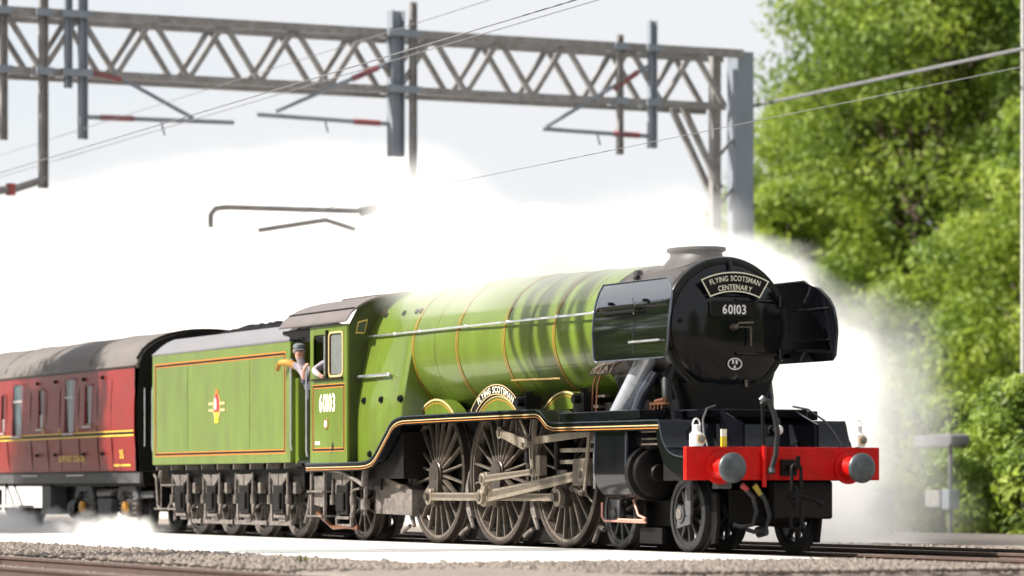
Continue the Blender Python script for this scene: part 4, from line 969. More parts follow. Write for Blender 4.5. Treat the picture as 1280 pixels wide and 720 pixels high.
for x, dx in ((-8.001, -1.10), (-5.791, -1.12), (-3.581, -1.12)):
    b = MB().tube([(x + dx + 0.10, -0.80, 1.05), (x + dx + 0.0, -0.80, 0.80), (x + dx + 0.05, -0.80, 0.5), (x + dx + 0.20, -0.80, 0.24)], [0.03, 0.045, 0.05, 0.03], 8).build('brake_hanger', TGREY, L)
    MB().prism([(x + dx + 0.06, 0.85), (x + dx + 0.12, 0.86), (x + dx + 0.14, 0.6), (x + dx + 0.24, 0.42), (x + dx + 0.17, 0.38), (x + dx + 0.05, 0.58)], 'y', -0.85, -0.74).build('brake_block', TGREY, L, 0)
    MB().tube([(x + dx + 0.18, -0.86, 0.25), (x + dx + 0.02, -0.86, 0.20), (x + dx - 0.12, -0.86, 0.14)], 0.03, 8).build('brake_link', TGREY, L)
MB().tube([(-8.8, -0.55, 0.27), (-4.5, -0.55, 0.27)], 0.03, 8).build('brake_rod', DKBLK, L)
# bogie frame and fittings
for s in (-1, 1):
    MB().prism([(-2.55, 0.42), (-2.4, 0.72), (-1.3, 0.80), (-0.6, 0.80), (0.4, 0.76), (0.55, 0.45), (0.3, 0.30), (-0.5, 0.32), (-1.4, 0.32), (-2.3, 0.30)], 'y', s * 0.56 - 0.03, s * 0.56 + 0.03).build('bogie_frame', DKBLK, L, 0)
b = MB().box(0.10, 0.24, -0.90, -0.86, 0.46, 0.90).prism([(-0.12, 0.30), (0.24, 0.36), (0.24, 0.47), (-0.12, 0.40)], 'y', -0.905, -0.872).cyl((0, -0.87, 0.483), (0, -0.93, 0.483), 0.105, n=22).build('bogie_axlebox', BODYGREY, L, 30)
MB().cyl((0, -0.93, 0.483), (0, -0.945, 0.483), 0.07, n=18).build('axle_cap', TGREY, L)
MB().box(-2.03, -1.78, -0.90, -0.86, 0.36, 0.68).cyl((-1.905, -0.87, 0.483), (-1.905, -0.94, 0.483), 0.07, n=18).build('bogie_axlebox', BODYGREY, L, 30, 0.01)
MB().box(-1.25, -0.62, -0.86, -0.8, 0.10, 0.30).build('guard_plate', DKBLK, L, 0)
MB().tube([(-1.35, -0.98, 0.72), (-1.22, -0.98, 0.70), (-1.05, -0.98, 0.46), (-0.85, -0.98, 0.42)], 0.016, 8).build('steam_drain_pipe', PINKPIPE, L)
MB().tube([(-2.12, -0.98, 0.62), (-2.12, -0.98, 0.44), (-2.05, -0.98, 0.38), (-0.84, -0.98, 0.37)], 0.016, 8).build('steam_drain_pipe', PINKPIPE, L)
MB().tube([(-1.62, -0.99, 0.40), (-0.86, -0.99, 0.395)], 0.016, 8).build('steam_drain_pipe', PINKPIPE, L)
MB().tube([(-2.6, -0.86, 0.10), (-2.5, -0.86, 0.22), (-2.42, -0.86, 0.30), (-2.3, -0.86, 0.26)], 0.035, 8).build('sand_pipe', TGREY, L)
for s in (-1, 1):
    MB().prism([(0.42, 0.75), (0.62, 0.75), (0.66, 0.40), (0.60, 0.12), (0.50, 0.12), (0.50, 0.4)], 'y', s * 0.72 - 0.025, s * 0.72 + 0.025).build('guard_iron', DKBLK, L, 0)
MB().box(0.25, 0.50, -0.5, 0.55, 0.36, 0.80).build('bogie_stretcher', DKBLK, L, 0, 0.02)
MB().box(0.55, 0.75, 0.02, 0.85, 0.42, 0.90).build('front_bracket', FRAMEBLK, L, 0, 0.03)
# trailing truck, ashpan, injector pipes, cab steps
MB().prism([(-10.15, 0.42), (-8.72, 0.40), (-8.72, 0.78), (-8.95, 0.86), (-10.15, 1.02)], 'y', -0.92, 0.92).build('ashpan', TGREY, L, 0, 0.015)
MB().prism([(-10.1, 1.06), (-10.1, 0.99), (-9.0, 0.80), (-8.92, 0.86)], 'y', -1.0, -0.93).build('ashpan_damper', MOTION, L, 0)
def axlebox_set(x, parent, yf=-1.07, z=0.0, tall=True):
    """outside axlebox with laminated spring, brackets and hangers"""
    a = MB().box(x - 0.23, x + 0.23, yf - 0.11, yf + 0.02, 0.40 + z, 0.86 + z).box(x - 0.16, x + 0.16, yf - 0.15, yf - 0.11, 0.46 + z, 0.74 + z).build('axlebox', DKBLK, parent, 0, 0.02)
    for sg in (-1, 1):
        MB().prism([(x + sg * 0.02, 1.04), (x + sg * 0.40, 1.04), (x + sg * 0.40, 1.00), (x + sg * 0.02, 0.79)], 'y', yf - 0.10, yf - 0.06).build('spring_plate', TGREY, parent, 0, 0.008)
        MB().cyl((x + sg * 0.42, yf - 0.09, 0.55), (x + sg * 0.40, yf - 0.09, 1.06), 0.022, n=8).cyl((x + sg * 0.42, yf - 0.09, 0.55), (x + sg * 0.42, yf - 0.09, 0.70), 0.045, n=10).build('spring_hanger', TGREY, parent, 30)
        MB().prism([(x + sg * 0.25, 0.42), (x + sg * 0.31, 0.36), (x + sg * 0.40, 0.62), (x + sg * 0.36, 0.92), (x + sg * 0.26, 0.92)], 'y', yf - 0.06, yf - 0.02).build('horn_guide', TGREY, parent, 0)
    MB().box(x - 0.26, x + 0.26, yf - 0.09, yf - 0.05, 0.33 + z, 0.375 + z).build('horn_stay', TGREY, parent, 0)
    return a
axlebox_set(-10.897, L)
MB().box(-11.9, -9.6, -1.06, -1.02, 0.78, 1.16).build('trailing_frame', FRAMEBLK, L, 0)
MB().tube([(-11.6, -1.22, 1.10), (-10.8, -1.2, 1.06), (-10.3, -1.2, 0.95), (-9.95, -1.2, 0.85), (-9.9, -1.2, 1.1)], 0.035, 8).build('injector_pipe', TGREY, L)
MB().tube([(-9.95, -1.15, 1.12), (-9.98, -1.15, 0.62), (-10.0, -1.15, 0.40)], [0.035, 0.035, 0.03], 8).cyl((-9.99, -1.15, 0.48), (-9.99, -1.15, 0.64), 0.07, n=12).build('injector', TGREY, L)
MB().tube([(-10.2, -1.15, 0.8), (-10.4, -1.15, 0.79), (-10.55, -1.16, 0.74)], 0.02, 8).build('overflow_pipe', MOTION, L)
MB().tube([(-11.85, -1.2, 0.42), (-11.3, -1.15, 0.20), (-10.9, -1.1, 0.22), (-10.5, -1.05, 0.2)], 0.035, 8).build('water_hose', COPPER, L)
for x in (-11.98, -11.42): MB().box(x, x + 0.05, -1.28, -1.24, 0.30, 1.16).build('cab_step_frame', TGREY, L, 0)
for z in (0.36, 0.74): MB().box(-12.0, -11.35, -1.33, -1.08, z, z + 0.03).build('cab_step', TGREY, L, 0, 0.006)
MB().prism([(-11.9, 0.55), (-11.4, 0.50), (-11.4, 0.80), (-11.55, 1.0), (-11.9, 1.0)], 'y', -1.24, -1.22).build('step_backing', TGREY, L, 0)
MB().box(-11.25, -10.6, -1.14, -1.1, 0.22, 0.255).box(-11.25, -11.2, -1.14, -1.1, 0.255, 0.36).box(-10.65, -10.6, -1.14, -1.1, 0.255, 0.42).build('axlebox_tie', TGREY, L, 0)
# buffer beam
bbm = MB().box(0.94, 1.02, -1.36, 1.36, 0.905, 1.315).build('buffer_beam', RED, L, 0, 0.008)
rvt = MB()
for k in range(34):
    for z in (0.93, 1.29): rvt.sphere((1.022, -1.31 + 2.62 * k / 33, z), 0.009, 5, 4)
tag(rvt.build('rivets', RED, bbm), kind='stuff')
for s in (-1, 1):
    y = s * 0.905; z = 1.055
    bf = MB().lathe([(1.02, 0.20), (1.045, 0.20), (1.05, 0.15), (1.12, 0.135), (1.24, 0.125), (1.245, 0.10), (1.25, 0.0)], (0, y, z), 'x', 32).build('buffer', RED, L, 35)
    MB().cyl((1.24, y, z), (1.345, y, z), 0.075, n=20).build('plunger', MOTION, bf)
    MB().lathe([(1.335, 0.0), (1.335, 0.17), (1.35, 0.185), (1.375, 0.188), (1.395, 0.175), (1.412, 0.13), (1.418, 0.0)], (0, y, z), 'x', 36).build('buffer_head', BUFGREY, bf, 40)
# draw hook, screw coupling, hoses
hk = MB().box(1.02, 1.06, -0.06, 0.16, 0.96, 1.16).loft([[(x, 0.02, z), (x, 0.08, z), (x, 0.08, z - 0.07), (x, 0.02, z - 0.07)] for x, z in ((1.06, 1.09), (1.18, 1.09), (1.27, 1.12), (1.29, 1.20))]).build('draw_hook', DKBLK, L, 30)
def link_loop(name, x, y, z0, z1, wd, r_, m=DKBLK):
    pts = [(x, y + a, b) for a, b in rrect(-wd, wd, z0, z1, wd * 0.95, 5)]
    return MB().tube(pts + [pts[0], pts[1]], r_, 8).build(name, m, hk)
link_loop('coupling_link', 1.24, 0.05, 0.74, 1.10, 0.065, 0.022); link_loop('coupling_link', 1.24, 0.05, 0.30, 0.66, 0.075, 0.022)
MB().cyl((1.24, 0.05, 0.58), (1.24, 0.05, 0.82), 0.035, n=12).cyl((1.24, -0.06, 0.70), (1.24, 0.16, 0.70), 0.03, n=10).build('coupling_screw', DKBLK, hk)
MB().tube([(1.24, 0.05, 0.70), (1.24, 0.25, 0.68), (1.22, 0.40, 0.62)], 0.016, 8).sphere((1.22, 0.41, 0.61), 0.04, 10, 6).build('coupling_lever', DKBLK, hk)
MB().cyl((1.06, -0.30, 0.82), (1.06, -0.30, 1.33), 0.032, n=12).build('standpipe', RED, L)
MB().cyl((1.06, -0.31, 1.335), (1.06, -0.33, 1.84), 0.022, n=12).build('vacuum_standpipe', DKBLK, L)
vh = MB().tube([(1.06, -0.33, 1.84), (1.07, -0.31, 1.89), (1.10, -0.27, 1.88), (1.13, -0.20, 1.72), (1.14, -0.16, 1.50), (1.13, -0.18, 1.22), (1.11, -0.22, 1.06)], [0.036, 0.038, 0.036, 0.034, 0.034, 0.034, 0.036], 12).build('vacuum_hose', RUBBER, L)
MB().cyl((1.10, -0.23, 1.05), (1.12, -0.23, 0.99), 0.045, 0.05, 12).build('hose_coupling', BUFGREY, vh)
MB().cyl((1.05, -0.33, 1.88), (1.08, -0.30, 1.92), 0.05, n=10).build('hose_clip', BUFGREY, vh)
def hose(y, m, dz):
    h_ = MB().tube([(1.0, y, 0.86), (1.05, y + 0.03, 0.78), (1.10, y + 0.10, 0.70 + dz), (1.12, y + 0.14, 0.52 + dz), (1.10, y + 0.10, 0.36 + dz), (1.04, y - 0.04, 0.33 + dz), (1.0, y - 0.12, 0.36 + dz)], 0.028, 10).build('brake_hose', RUBBER, L)
    MB().cyl((1.03, y - 0.02, 0.84), (1.07, y + 0.05, 0.78 + dz), 0.038, 0.03, 12).build('hose_valve', m, h_, 30)
    return h_
hose(-0.58, REDVALVE, 0.0); hose(-0.40, YVALVE, -0.06)
MB().cyl((1.0, -0.36, 0.26), (1.1, -0.30, 0.29), 0.07, n=12).build('hose_dummy', FRAMEBLK, L)
MB().box(0.86, 1.0, -0.92, -0.72, 0.80, 0.88).build('beam_bracket', BODYGREY, L, 0, 0.01)
# hand rail curves in front of the smokebox, electric lamp, lamp irons
for s in (-1, 1):
    MB().tube([(0.24, s * 0.55, 1.84), (0.34, s * 0.72, 1.80), (0.50, s * 0.86, 1.66), (0.66, s * 0.93, 1.48), (0.80, s * 0.95, 1.32)], 0.013, 8).build('front_handrail', BODYGREY, L)
eb = MB().cyl((0.72, 0.04, 1.53), (0.80, 0.04, 1.53), 0.05, n=16).cyl((0.78, 0.06, 1.56), (0.78, 0.07, 1.66), 0.016, n=8).build('electric_lamp', DKBLK, L)
MB().sphere((0.81, 0.04, 1.53), (0.03, 0.062, 0.062), 16, 10).build('lamp_glass', WHITE, eb)
MB().box(0.66, 0.72, -0.06, 0.14, 1.45, 1.60).build('lamp_mount', BLACK, eb, 0)
MB().box(0.97, 1.0, -0.86, -0.79, 1.316, 1.44).build('warning_flash', YELLOW, L, 0)
MB().box(0.97, 1.0, -0.86, -0.79, 1.442, 1.53).build('warning_flash', LETTER, L, 0)
for y in (-1.21, 1.08): MB().box(0.945, 0.955, y - 0.03, y + 0.03, 1.316, 1.50).build('lamp_iron', BLACK, L, 0)
MB().tube([(-0.46, 0.02, 3.70), (-0.40, 0.02, 3.62), (-0.385, 0.02, 3.50)], 0.02, 8).build('lamp_iron', BLACK, L)
# ------------------------------------------------------------------ cab
def roof_z(y): return 3.25 + 0.56 * math.sqrt(max(0.0, 1 - (abs(y) / 1.42) ** 2.3))
cab_side = [(-11.83, 1.20), (-10.27, 1.20), (-10.27, 3.30), (-12.0, 3.30), (-11.83, 3.16)]
w1o = rrect(-11.66, -11.13, 2.56, 3.18, 0.07); w2o = rrect(-11.00, -10.45, 2.54, 3.18, 0.07)
def plate_with_holes(outer, holes, y0, y1):
    """flat plate in XZ with holes, made solid between y0 and y1"""
    bm = bmesh.new(); edges = []
    for lp in [outer] + holes:
        vs = [bm.verts.new((p[0], y0, p[1])) for p in lp]
        edges += [bm.edges.new((vs[i], vs[(i + 1) % len(vs)])) for i in range(len(vs))]
    r_ = bmesh.ops.triangle_fill(bm, use_beauty=True, use_dissolve=False, edges=edges)
    fs = [f for f in bm.faces]
    ex = bmesh.ops.extrude_face_region(bm, geom=fs)
    for v in [g for g in ex['geom'] if isinstance(g, bmesh.types.BMVert)]: v.co.y = y1
    bmesh.ops.recalc_face_normals(bm, faces=bm.faces)
    mb = MB(); bm.verts.index_update()
    mb.add([tuple(v.co) for v in bm.verts], [tuple(v.index for v in f.verts) for f in bm.faces]); bm.free()
    return mb
for s in (-1, 1):
    y0, y1 = s * 1.335, s * 1.30
    cs = plate_with_holes([(-11.83, 1.20), (-10.27, 1.20), (-10.27, 3.31), (-11.83, 3.31)], [w1o, w2o], y0, y1).build('cab_side', GREEN, L, 0)
    for lp in (w1o, w2o):
        mb = MB(); big = rrect(min(p[0] for p in lp) - 0.03, max(p[0] for p in lp) + 0.03, min(p[1] for p in lp) - 0.03, max(p[1] for p in lp) + 0.03, 0.09)
        v, f = ring_strip([(p[0], y0 + s * 0.012, p[1]) for p in lp], [(p[0], y0 + s * 0.012, p[1]) for p in big]); mb.add(v, f)
        v, f = ring_strip([(p[0], y0 + s * 0.012, p[1]) for p in big], [(p[0], y0, p[1]) for p in big]); mb.add(v, f)
        v, f = ring_strip([(p[0], y0 + s * 0.012, p[1]) for p in lp], [(p[0], y1, p[1]) for p in lp]); mb.add(v, f)
        mb.build('window_frame', CREAM if lp is w2o else GREEN, cs, 30)
    MB().prism(rrect(-10.985, -10.465, 2.555, 3.165, 0.06), 'y', s * 1.312, s * 1.318).build('window_pane', GLASSG, cs, 0)
    MB().prism([(-11.30, 2.55), (-11.13, 2.55), (-11.13, 3.19), (-11.30, 3.19)], 'y', s * 1.311, s * 1.317).build('window_pane', GLASSG, cs, 0)
    MB().box(-11.10, -11.05, min(s * 1.337, s * 1.37), max(s * 1.337, s * 1.37), 2.50, 3.24).build('window_pillar', DKBLK, cs, 0)
    MB().box(-11.70, -10.42, min(s * 1.337, s * 1.38), max(s * 1.337, s * 1.38), 2.475, 2.50).build('window_sill', DKBLK, cs, 0, 0.005)
    # lining panel, numerals, plates
    pl = [(-11.74, 1.36), (-10.36, 1.36), (-10.36, 2.42), (-11.74, 2.42)]
    pt = lambda o: (lambda a, b: (a, y0 + s * o, b))
    mb = MB(); frame_outline(mb, [(-11.73, 1.37), (-10.37, 1.37), (-10.37, 2.41), (-11.73, 2.41)], 0.062, pt(0.002)); mb.build('lining', ORANGE, cs, 0)
    mb = MB(); frame_outline(mb, [(-11.715, 1.385), (-10.385, 1.385), (-10.385, 2.395), (-11.715, 2.395)], 0.030, pt(0.004)); mb.build('lining', DKBLK, cs, 0)
    mb = MB(); lettering(mb, '60103', 0.385, (lambda a, b: (-11.10 + a, y0 - 0.003, 1.99 + b)) if s < 0 else (lambda a, b: (-11.10 - a, y0 + 0.003, 1.99 + b)), 0.09, 0.022, 0.74); mb.build('numerals', LETTER, cs, 0)
    MB().cyl((-11.12, y0, 1.80), (-11.12, y0 + s * 0.02, 1.80), 0.085, n=22).build('works_plate', BRASS, cs)
    MB().cyl((-11.12, y0 + s * 0.02, 1.80), (-11.12, y0 + s * 0.023, 1.80), 0.055, n=18).build('works_plate_centre', WHITE, cs)
    MB().box(-11.60, -11.40, min(y0, y0 + s * 0.006), max(y0, y0 + s * 0.006), 1.48, 1.53).build('power_class_plate', LETTER, cs, 0)
    MB().prism([(-10.90, 1.38), (-10.82, 1.38), (-10.83, 1.46), (-10.86, 1.52), (-10.89, 1.46)], 'y', min(y0 - 0.006, y0 + 0.006), max(y0 - 0.006, y0 + 0.006)).build('cover_flap', DKBLK, cs, 0)
# spectacle plate and interior
sec = [(-1.30, 1.22), (1.30, 1.22), (1.30, 3.27)] + [(1.30 - 2.6 * k / 16, roof_z(1.30 - 2.6 * k / 16) - 0.03) for k in range(1, 16)] + [(-1.30, 3.27)]
fp = MB().prism(sec, 'x', -10.31, -10.27).build('cab_front', SHADEGREEN, L, 0)
for s in (-1, 1):
    MB().prism([(s * 1.20, 3.16), (s * 1.05, 3.16), (s * 1.00, 3.38), (s * 1.16, 3.34)], 'x', -10.27, -10.255).build('spectacle_frame', BRASS, fp, 0)
    MB().prism([(s * 1.185, 3.18), (s * 1.06, 3.18), (s * 1.02, 3.36), (s * 1.15, 3.32)], 'x', -10.256, -10.25).build('spectacle_pane', GLASS, fp, 0)
MB().box(-12.6, -10.32, -1.25, 1.25, 1.16, 1.24).build('cab_floor', DARKHOLE, L, 0)
MB().prism([(-0.85, 1.25), (0.85, 1.25), (0.9, 3.0), (0.6, 3.4), (-0.6, 3.4), (-0.9, 3.0)], 'x', -10.75, -10.33).build('backhead', DARKHOLE, L, 0)
MB().box(-11.5, -11.0, 0.75, 1.2, 1.25, 2.0).build('seat', DARKHOLE, L, 0, 0.03)
# roof with rain strip and ventilator
def roofsec(x, t_): return [(x, y, roof_z(y) - t_) for y in [-1.40 + 2.8 * k / 28 for k in range(29)]]
rings_ = []
for x in (-13.05, -12.2, -11.2, -10.14): rings_.append(roofsec(x, 0.0) + roofsec(x, 0.022)[::-1])
rf = MB().loft(rings_).build('cab_roof', CABROOF, L, 40)
MB().tube([(-13.0, -1.24, roof_z(1.24) + 0.006), (-10.2, -1.24, roof_z(1.24) + 0.006)], 0.014, 6).build('rain_strip', DKBLK, rf)
MB().tube([(-10.14, y, roof_z(y) + 0.004) for y in [-1.40 + 2.8 * k / 28 for k in range(29)]], 0.014, 6).build('roof_beading', CABROOF, rf)
MB().loft([[(x, y, roof_z(y) + 0.03) for y in (-0.5, -0.25, 0, 0.25, 0.5)] + [(x, y, roof_z(y)) for y in (0.5, 0.25, 0, -0.25, -0.5)] for x in (-12.6, -11.2)]).build('roof_ventilator', CABROOF, rf, 30)
for s in (-1, 1):
    MB().prism([(-13.05, 3.24), (-12.9, 3.24), (-12.7, 3.18), (-11.83, 3.18), (-11.83, 3.30), (-13.05, 3.30)], 'y', min(s * 1.335, s * 1.31), max(s * 1.335, s * 1.31)).build('roof_valance', DKBLK, L, 0)
    MB().tube([(-11.93, s * 1.345, 1.30), (-11.93, s * 1.36, 1.4), (-11.93, s * 1.36, 2.6), (-11.93, s * 1.345, 2.7)], 0.017, 8).build('cab_handrail', HANDRAIL, L)
MB().box(-12.0, -11.95, -1.30, -0.95, 1.25, 2.35).build('cab_door', DKBLK, L, 0)

# ------------------------------------------------------------------ headboard and head lamps (hung on the lamp irons)
hbt = thing('headboard', 'curved black headboard lettered FLYING SCOTSMAN CENTENARY on the smokebox door', 'headboard', (-0.33, 0.03, 3.2))
hx, hy, hz = -0.325, 0.03, 2.42
def hb_arc(rr, a): return (hy + rr * math.sin(a), hz + rr * math.cos(a))
aa = R(25.5); N = 20
op = [hb_arc(1.14, -aa + 2 * aa * k / N) for k in range(N + 1)]; ip = [hb_arc(0.885, aa * 0.93 - 2 * aa * 0.93 * k / N) for k in range(N + 1)]
MB().prism(op + ip, 'x', hx - 0.025, hx).build('board', DKBLK, hbt, 0, 0.004)
mb = MB(); frame_outline(mb, op + ip, 0.016, lambda a, b: (hx + 0.004, a, b)); mb.build('border', LETTER, hbt, 0)
def hbpl(rr): return lambda x_, y_: (hx + 0.004, hy + (rr + y_) * math.sin(x_ / rr), hz + (rr + y_) * math.cos(x_ / rr))
mb = MB(); lettering(mb, 'FLYING SCOTSMAN', 0.094, hbpl(1.026), 0.10, 0.014, 0.80); lettering(mb, 'CENTENARY', 0.094, hbpl(0.915), 0.10, 0.014, 0.82); mb.build('lettering', LETTER, hbt, 0)
def head_lamp(y, label):
    t = thing('head_lamp', label, 'lamp', (0.98, y, 1.318), 'white head lamps on the buffer beam')
    b = MB().lathe([(0.0, 0.0), (0.0, 0.085), (0.15, 0.085), (0.155, 0.075), (0.185, 0.05), (0.20, 0.048), (0.26, 0.045), (0.265, 0.03), (0.27, 0.0)], (0.98, y, 1.32), 'z', 24)
    b.build('body', WHITE, t, 35)
    MB().tube([(0.98, y - 0.045, 1.52), (0.98, y - 0.05, 1.60), (0.98, y - 0.03, 1.645), (0.98, y, 1.66), (0.98, y + 0.03, 1.645), (0.98, y + 0.05, 1.60), (0.98, y + 0.045, 1.52)], 0.010, 8).build('handle', WHITE, t)
    MB().lathe([(0.0, 0.05), (0.035, 0.05), (0.035, 0.040), (0.0, 0.0)], (1.055, y + 0.02, 1.405), 'x', 20).build('lens_ring', BRASS, t)
    MB().sphere((1.085, y + 0.02, 1.405), (0.02, 0.038, 0.038), 14, 8).build('lens', GLASSG, t)
    MB().cyl((0.98, y + 0.07, 1.36), (0.98, y + 0.10, 1.36), 0.02, n=8).build('side_bracket', WHITE, t)
    return t
head_lamp(-1.20, 'white head lamp at the left end of the red buffer beam')
head_lamp(1.075, 'white head lamp at the right end of the red buffer beam')

# ------------------------------------------------------------------ tender
T = thing('tender', 'green eight-wheeled tender with orange lining and a crest', 'tender', (-16.2, 0, 0))
X0, X1 = -19.60, -12.72
body = MB().prism([(-1.33, 1.215), (1.33, 1.215), (1.33, 3.13), (-1.33, 3.13)], 'x', X0, X1).build('tank', GREEN, T, 0, 0.01)
for s in (-1, 1):
    # flared coping along the top
    cs_ = [(1.333, 3.132), (1.345, 3.16), (1.33, 3.20), (1.22, 3.33), (1.12, 3.41), (1.10, 3.39), (1.19, 3.31), (1.28, 3.19), (1.28, 3.132)]
    zend = {X0: -0.06, X1: 0}
    rr_ = []
    for x, dz, sh in ((X0 + 0.02, -0.10, 0.5), (X0 + 0.18, -0.03, 0.85), (X0 + 0.6, 0.0, 1.0), (-18.0, 0.0, 1.0), (X1 - 0.15, 0.0, 1.0), (X1 - 0.02, -0.02, 0.95)):
        rr_.append([(x, s * a, 3.132 + (b - 3.132) * sh) for a, b in cs_])
    MB().loft(rr_).build('coping', COPE, T, 40)
    yy = s * 1.332
    pt = lambda o: (lambda a, b: (a, yy + s * o, b))
    mb = MB(); frame_outline(mb, [(-19.46, 1.355), (-12.93, 1.355), (-12.93, 2.985), (-19.46, 2.985)], 0.075, pt(0.001)); mb.build('lining', ORANGE, body, 0)
    mb = MB(); frame_outline(mb, [(-19.435, 1.38), (-12.955, 1.38), (-12.955, 2.96), (-19.435, 2.96)], 0.032, pt(0.003)); mb.build('lining', DKBLK, body, 0)
    # crest: crowned oval with a lion field over a wheel, bars to both sides
    cx, cz = -16.19, 2.17
    cr = MB().prism([(cx + 0.175 * math.cos(2 * PI * i / 28), cz + 0.235 * math.sin(2 * PI * i / 28)) for i in range(28)], 'y', yy, yy + s * 0.006).build('crest', CREAM, body, 0)
    MB().prism([(cx + 0.145 * math.cos(2 * PI * i / 28), cz + 0.02 + 0.20 * math.sin(2 * PI * i / 28)) for i in range(28)], 'y', yy, yy + s * 0.008).build('crest_field', REDVALVE, cr, 0)
    MB().prism([(cx - 0.11, cz - 0.02), (cx - 0.02, cz - 0.06), (cx + 0.0, cz + 0.05), (cx - 0.03, cz + 0.16), (cx - 0.10, cz + 0.12)], 'y', yy, yy + s * 0.010).build('crest_lion', WHITE, cr, 0)
    MB().prism([(cx - 0.10, cz - 0.09), (cx + 0.10, cz - 0.09), (cx + 0.085, cz - 0.27), (cx - 0.085, cz - 0.27)], 'y', yy, yy + s * 0.0095).build('crest_wheel', YELLOW, cr, 0)
    MB().prism([(cx - 0.09, cz + 0.20), (cx + 0.09, cz + 0.20), (cx + 0.06, cz + 0.28), (cx, cz + 0.31), (cx - 0.06, cz + 0.28)], 'y', yy, yy + s * 0.007).build('crest_crown', ORANGE, cr, 0)
    for sg in (-1, 1):
        for z in (cz + 0.055, cz - 0.055): MB().prism([(cx + sg * 0.18, z - 0.022), (cx + sg * 0.40, z - 0.022), (cx + sg * 0.40, z + 0.022), (cx + sg * 0.18, z + 0.022)], 'y', yy, yy + s * 0.006).build('crest_bar', CREAM, cr, 0)
    # vertical seam beading
    for x in (-17.7, -14.6): MB().box(x - 0.008, x + 0.008, min(yy, yy + s * 0.003), max(yy, yy + s * 0.003), 1.46, 2.89).build('seam', GREEN, body, 0)
    # frames
    MB().prism([(-19.5, 1.20), (-12.75, 1.20), (-12.75, 0.82), (-13.3, 0.78), (-18.9, 0.78), (-19.5, 0.84)], 'y', s * 1.06 - 0.018, s * 1.06 + 0.018).build('frame_plate', DKBLK, T, 0)
    MB().tube([(-12.62, s * 1.345, 1.4), (-12.62, s * 1.36, 1.5), (-12.62, s * 1.36, 2.75), (-12.62, s * 1.345, 2.85)], 0.018, 8).build('handrail', HANDRAIL, T)
    MB().tube([(-19.66, s * 1.30, 1.45), (-19.70, s * 1.30, 1.55), (-19.70, s * 1.30, 2.5), (-19.66, s * 1.30, 2.6)], 0.016, 8).build('handrail', HANDRAIL, T)
brk = MB()
for k in range(9): MB().box(-19.45 + k * 0.80, -19.42 + k * 0.80, -1.31, -1.08, 1.12, 1.214).build('bracket', TGREY, T, 0)
MB().box(-19.4, -13.0, -1.0, 1.0, 0.80, 1.214).build('well_tank', DKBLK, T, 0)
MB().box(-19.2, -13.2, -0.55, 0.55, 0.09, 0.79).build('light_blocker', DKBLK, T, 0)  # added dark block, stops light showing through between the tender wheels
MB().box(-12.72, -12.55, -1.25, 1.25, 1.18, 2.55).build('front_bulkhead', GREEN, T, 0)
MB().box(-12.75, -12.30, -1.30, 1.30, 1.15, 1.20).build('fall_plate', DKBLK, T, 0)
for x in (-13.69, -15.316, -16.942, -18.568):
    axlebox_set(x, T)
    add_wheel('tender_wheel', TND, T, x, -0.755, 0.635); add_wheel('tender_wheel', TND, T, x, 0.755, 0.635, True)
    MB().tube([(x + 0.95, -0.98, 0.70), (x + 0.88, -0.98, 0.45), (x + 0.72, -0.98, 0.26)], [0.03, 0.04, 0.035], 8).build('brake_hanger', TGREY, T)
    MB().prism([(x - 0.62, 0.62), (x - 0.55, 0.60), (x - 0.52, 0.26), (x - 0.62, 0.24)], 'y', -1.08, -1.05).build('brake_arm', TGREY, T, 0)
    MB().prism([(x - 0.25, 0.38), (x + 0.25, 0.38), (x + 0.18, 0.27), (x - 0.10, 0.27)], 'y', -1.12, -1.08).build('horn_keep', TGREY, T, 0)
    MB().box(x + 0.64, x + 0.76, -1.16, -1.06, 0.72, 0.90).build('oil_box', TGREY, T, 0, 0.01)
MB().box(-18.15, -13.3, -1.10, -1.04, 0.205, 0.275).build('brake_pull_rod', TGREY, T, 0, 0.006)
for x in (-17.6, -16.0, -14.35): MB().cyl((x, -1.12, 0.24), (x, -1.02, 0.24), 0.035, n=10).build('rod_pin', DKBLK, T)

MB().box(-19.9, -18.7, -1.20, -1.02, 0.43, 0.46).build('step_board', TGREY, T, 0)
MB().tube([(-18.75, -1.15, 0.44), (-19.05, -1.15, 0.58), (-19.25, -1.15, 0.44)], 0.03, 6).build('step_stay', TGREY, T)
MB().tube([(-19.45, -1.2, 1.15), (-19.5, -1.2, 0.98), (-19.5, -1.2, 0.45)], 0.016, 6).build('step_rod', TGREY, T)
MB().tube([(-19.5, -1.2, 0.86), (-18.9, -1.15, 0.86)], 0.016, 6).build('step_rod', TGREY, T)
# rear plate, coal and coal space
MB().box(-19.62, -19.3, -1.1, 1.1, 3.10, 3.32).build('rear_coaming', DKBLK, T, 0)
def coal_surface(x, y):
    u = (x + 16.7) / 3.4; v = y / 1.1
    return 3.16 + 0.46 * max(0, 1 - abs(u) ** 3) * max(0.0, 1 - v * v) + 0.06 * noise.noise(Vector((x * 3, y * 3, 1)))
g_ = []; nx, ny = 70, 26
for i in range(nx + 1):
    for j in range(ny + 1):
        x = -19.5 + 6.2 * i / nx; y = -1.12 + 2.24 * j / ny; g_.append((x, y, coal_surface(x, y) + rnd.uniform(-0.035, 0.035)))
fs = [(i * (ny + 1) + j, (i + 1) * (ny + 1) + j, (i + 1) * (ny + 1) + j + 1, i * (ny + 1) + j + 1) for i in range(nx) for j in range(ny)]
cm = bpy.data.meshes.new('coal_heap'); cm.from_pydata(g_, [], fs); cm.materials.append(COAL)
tag(put('coal_heap', cm), 'black coal heaped above the tender sides', kind='stuff')

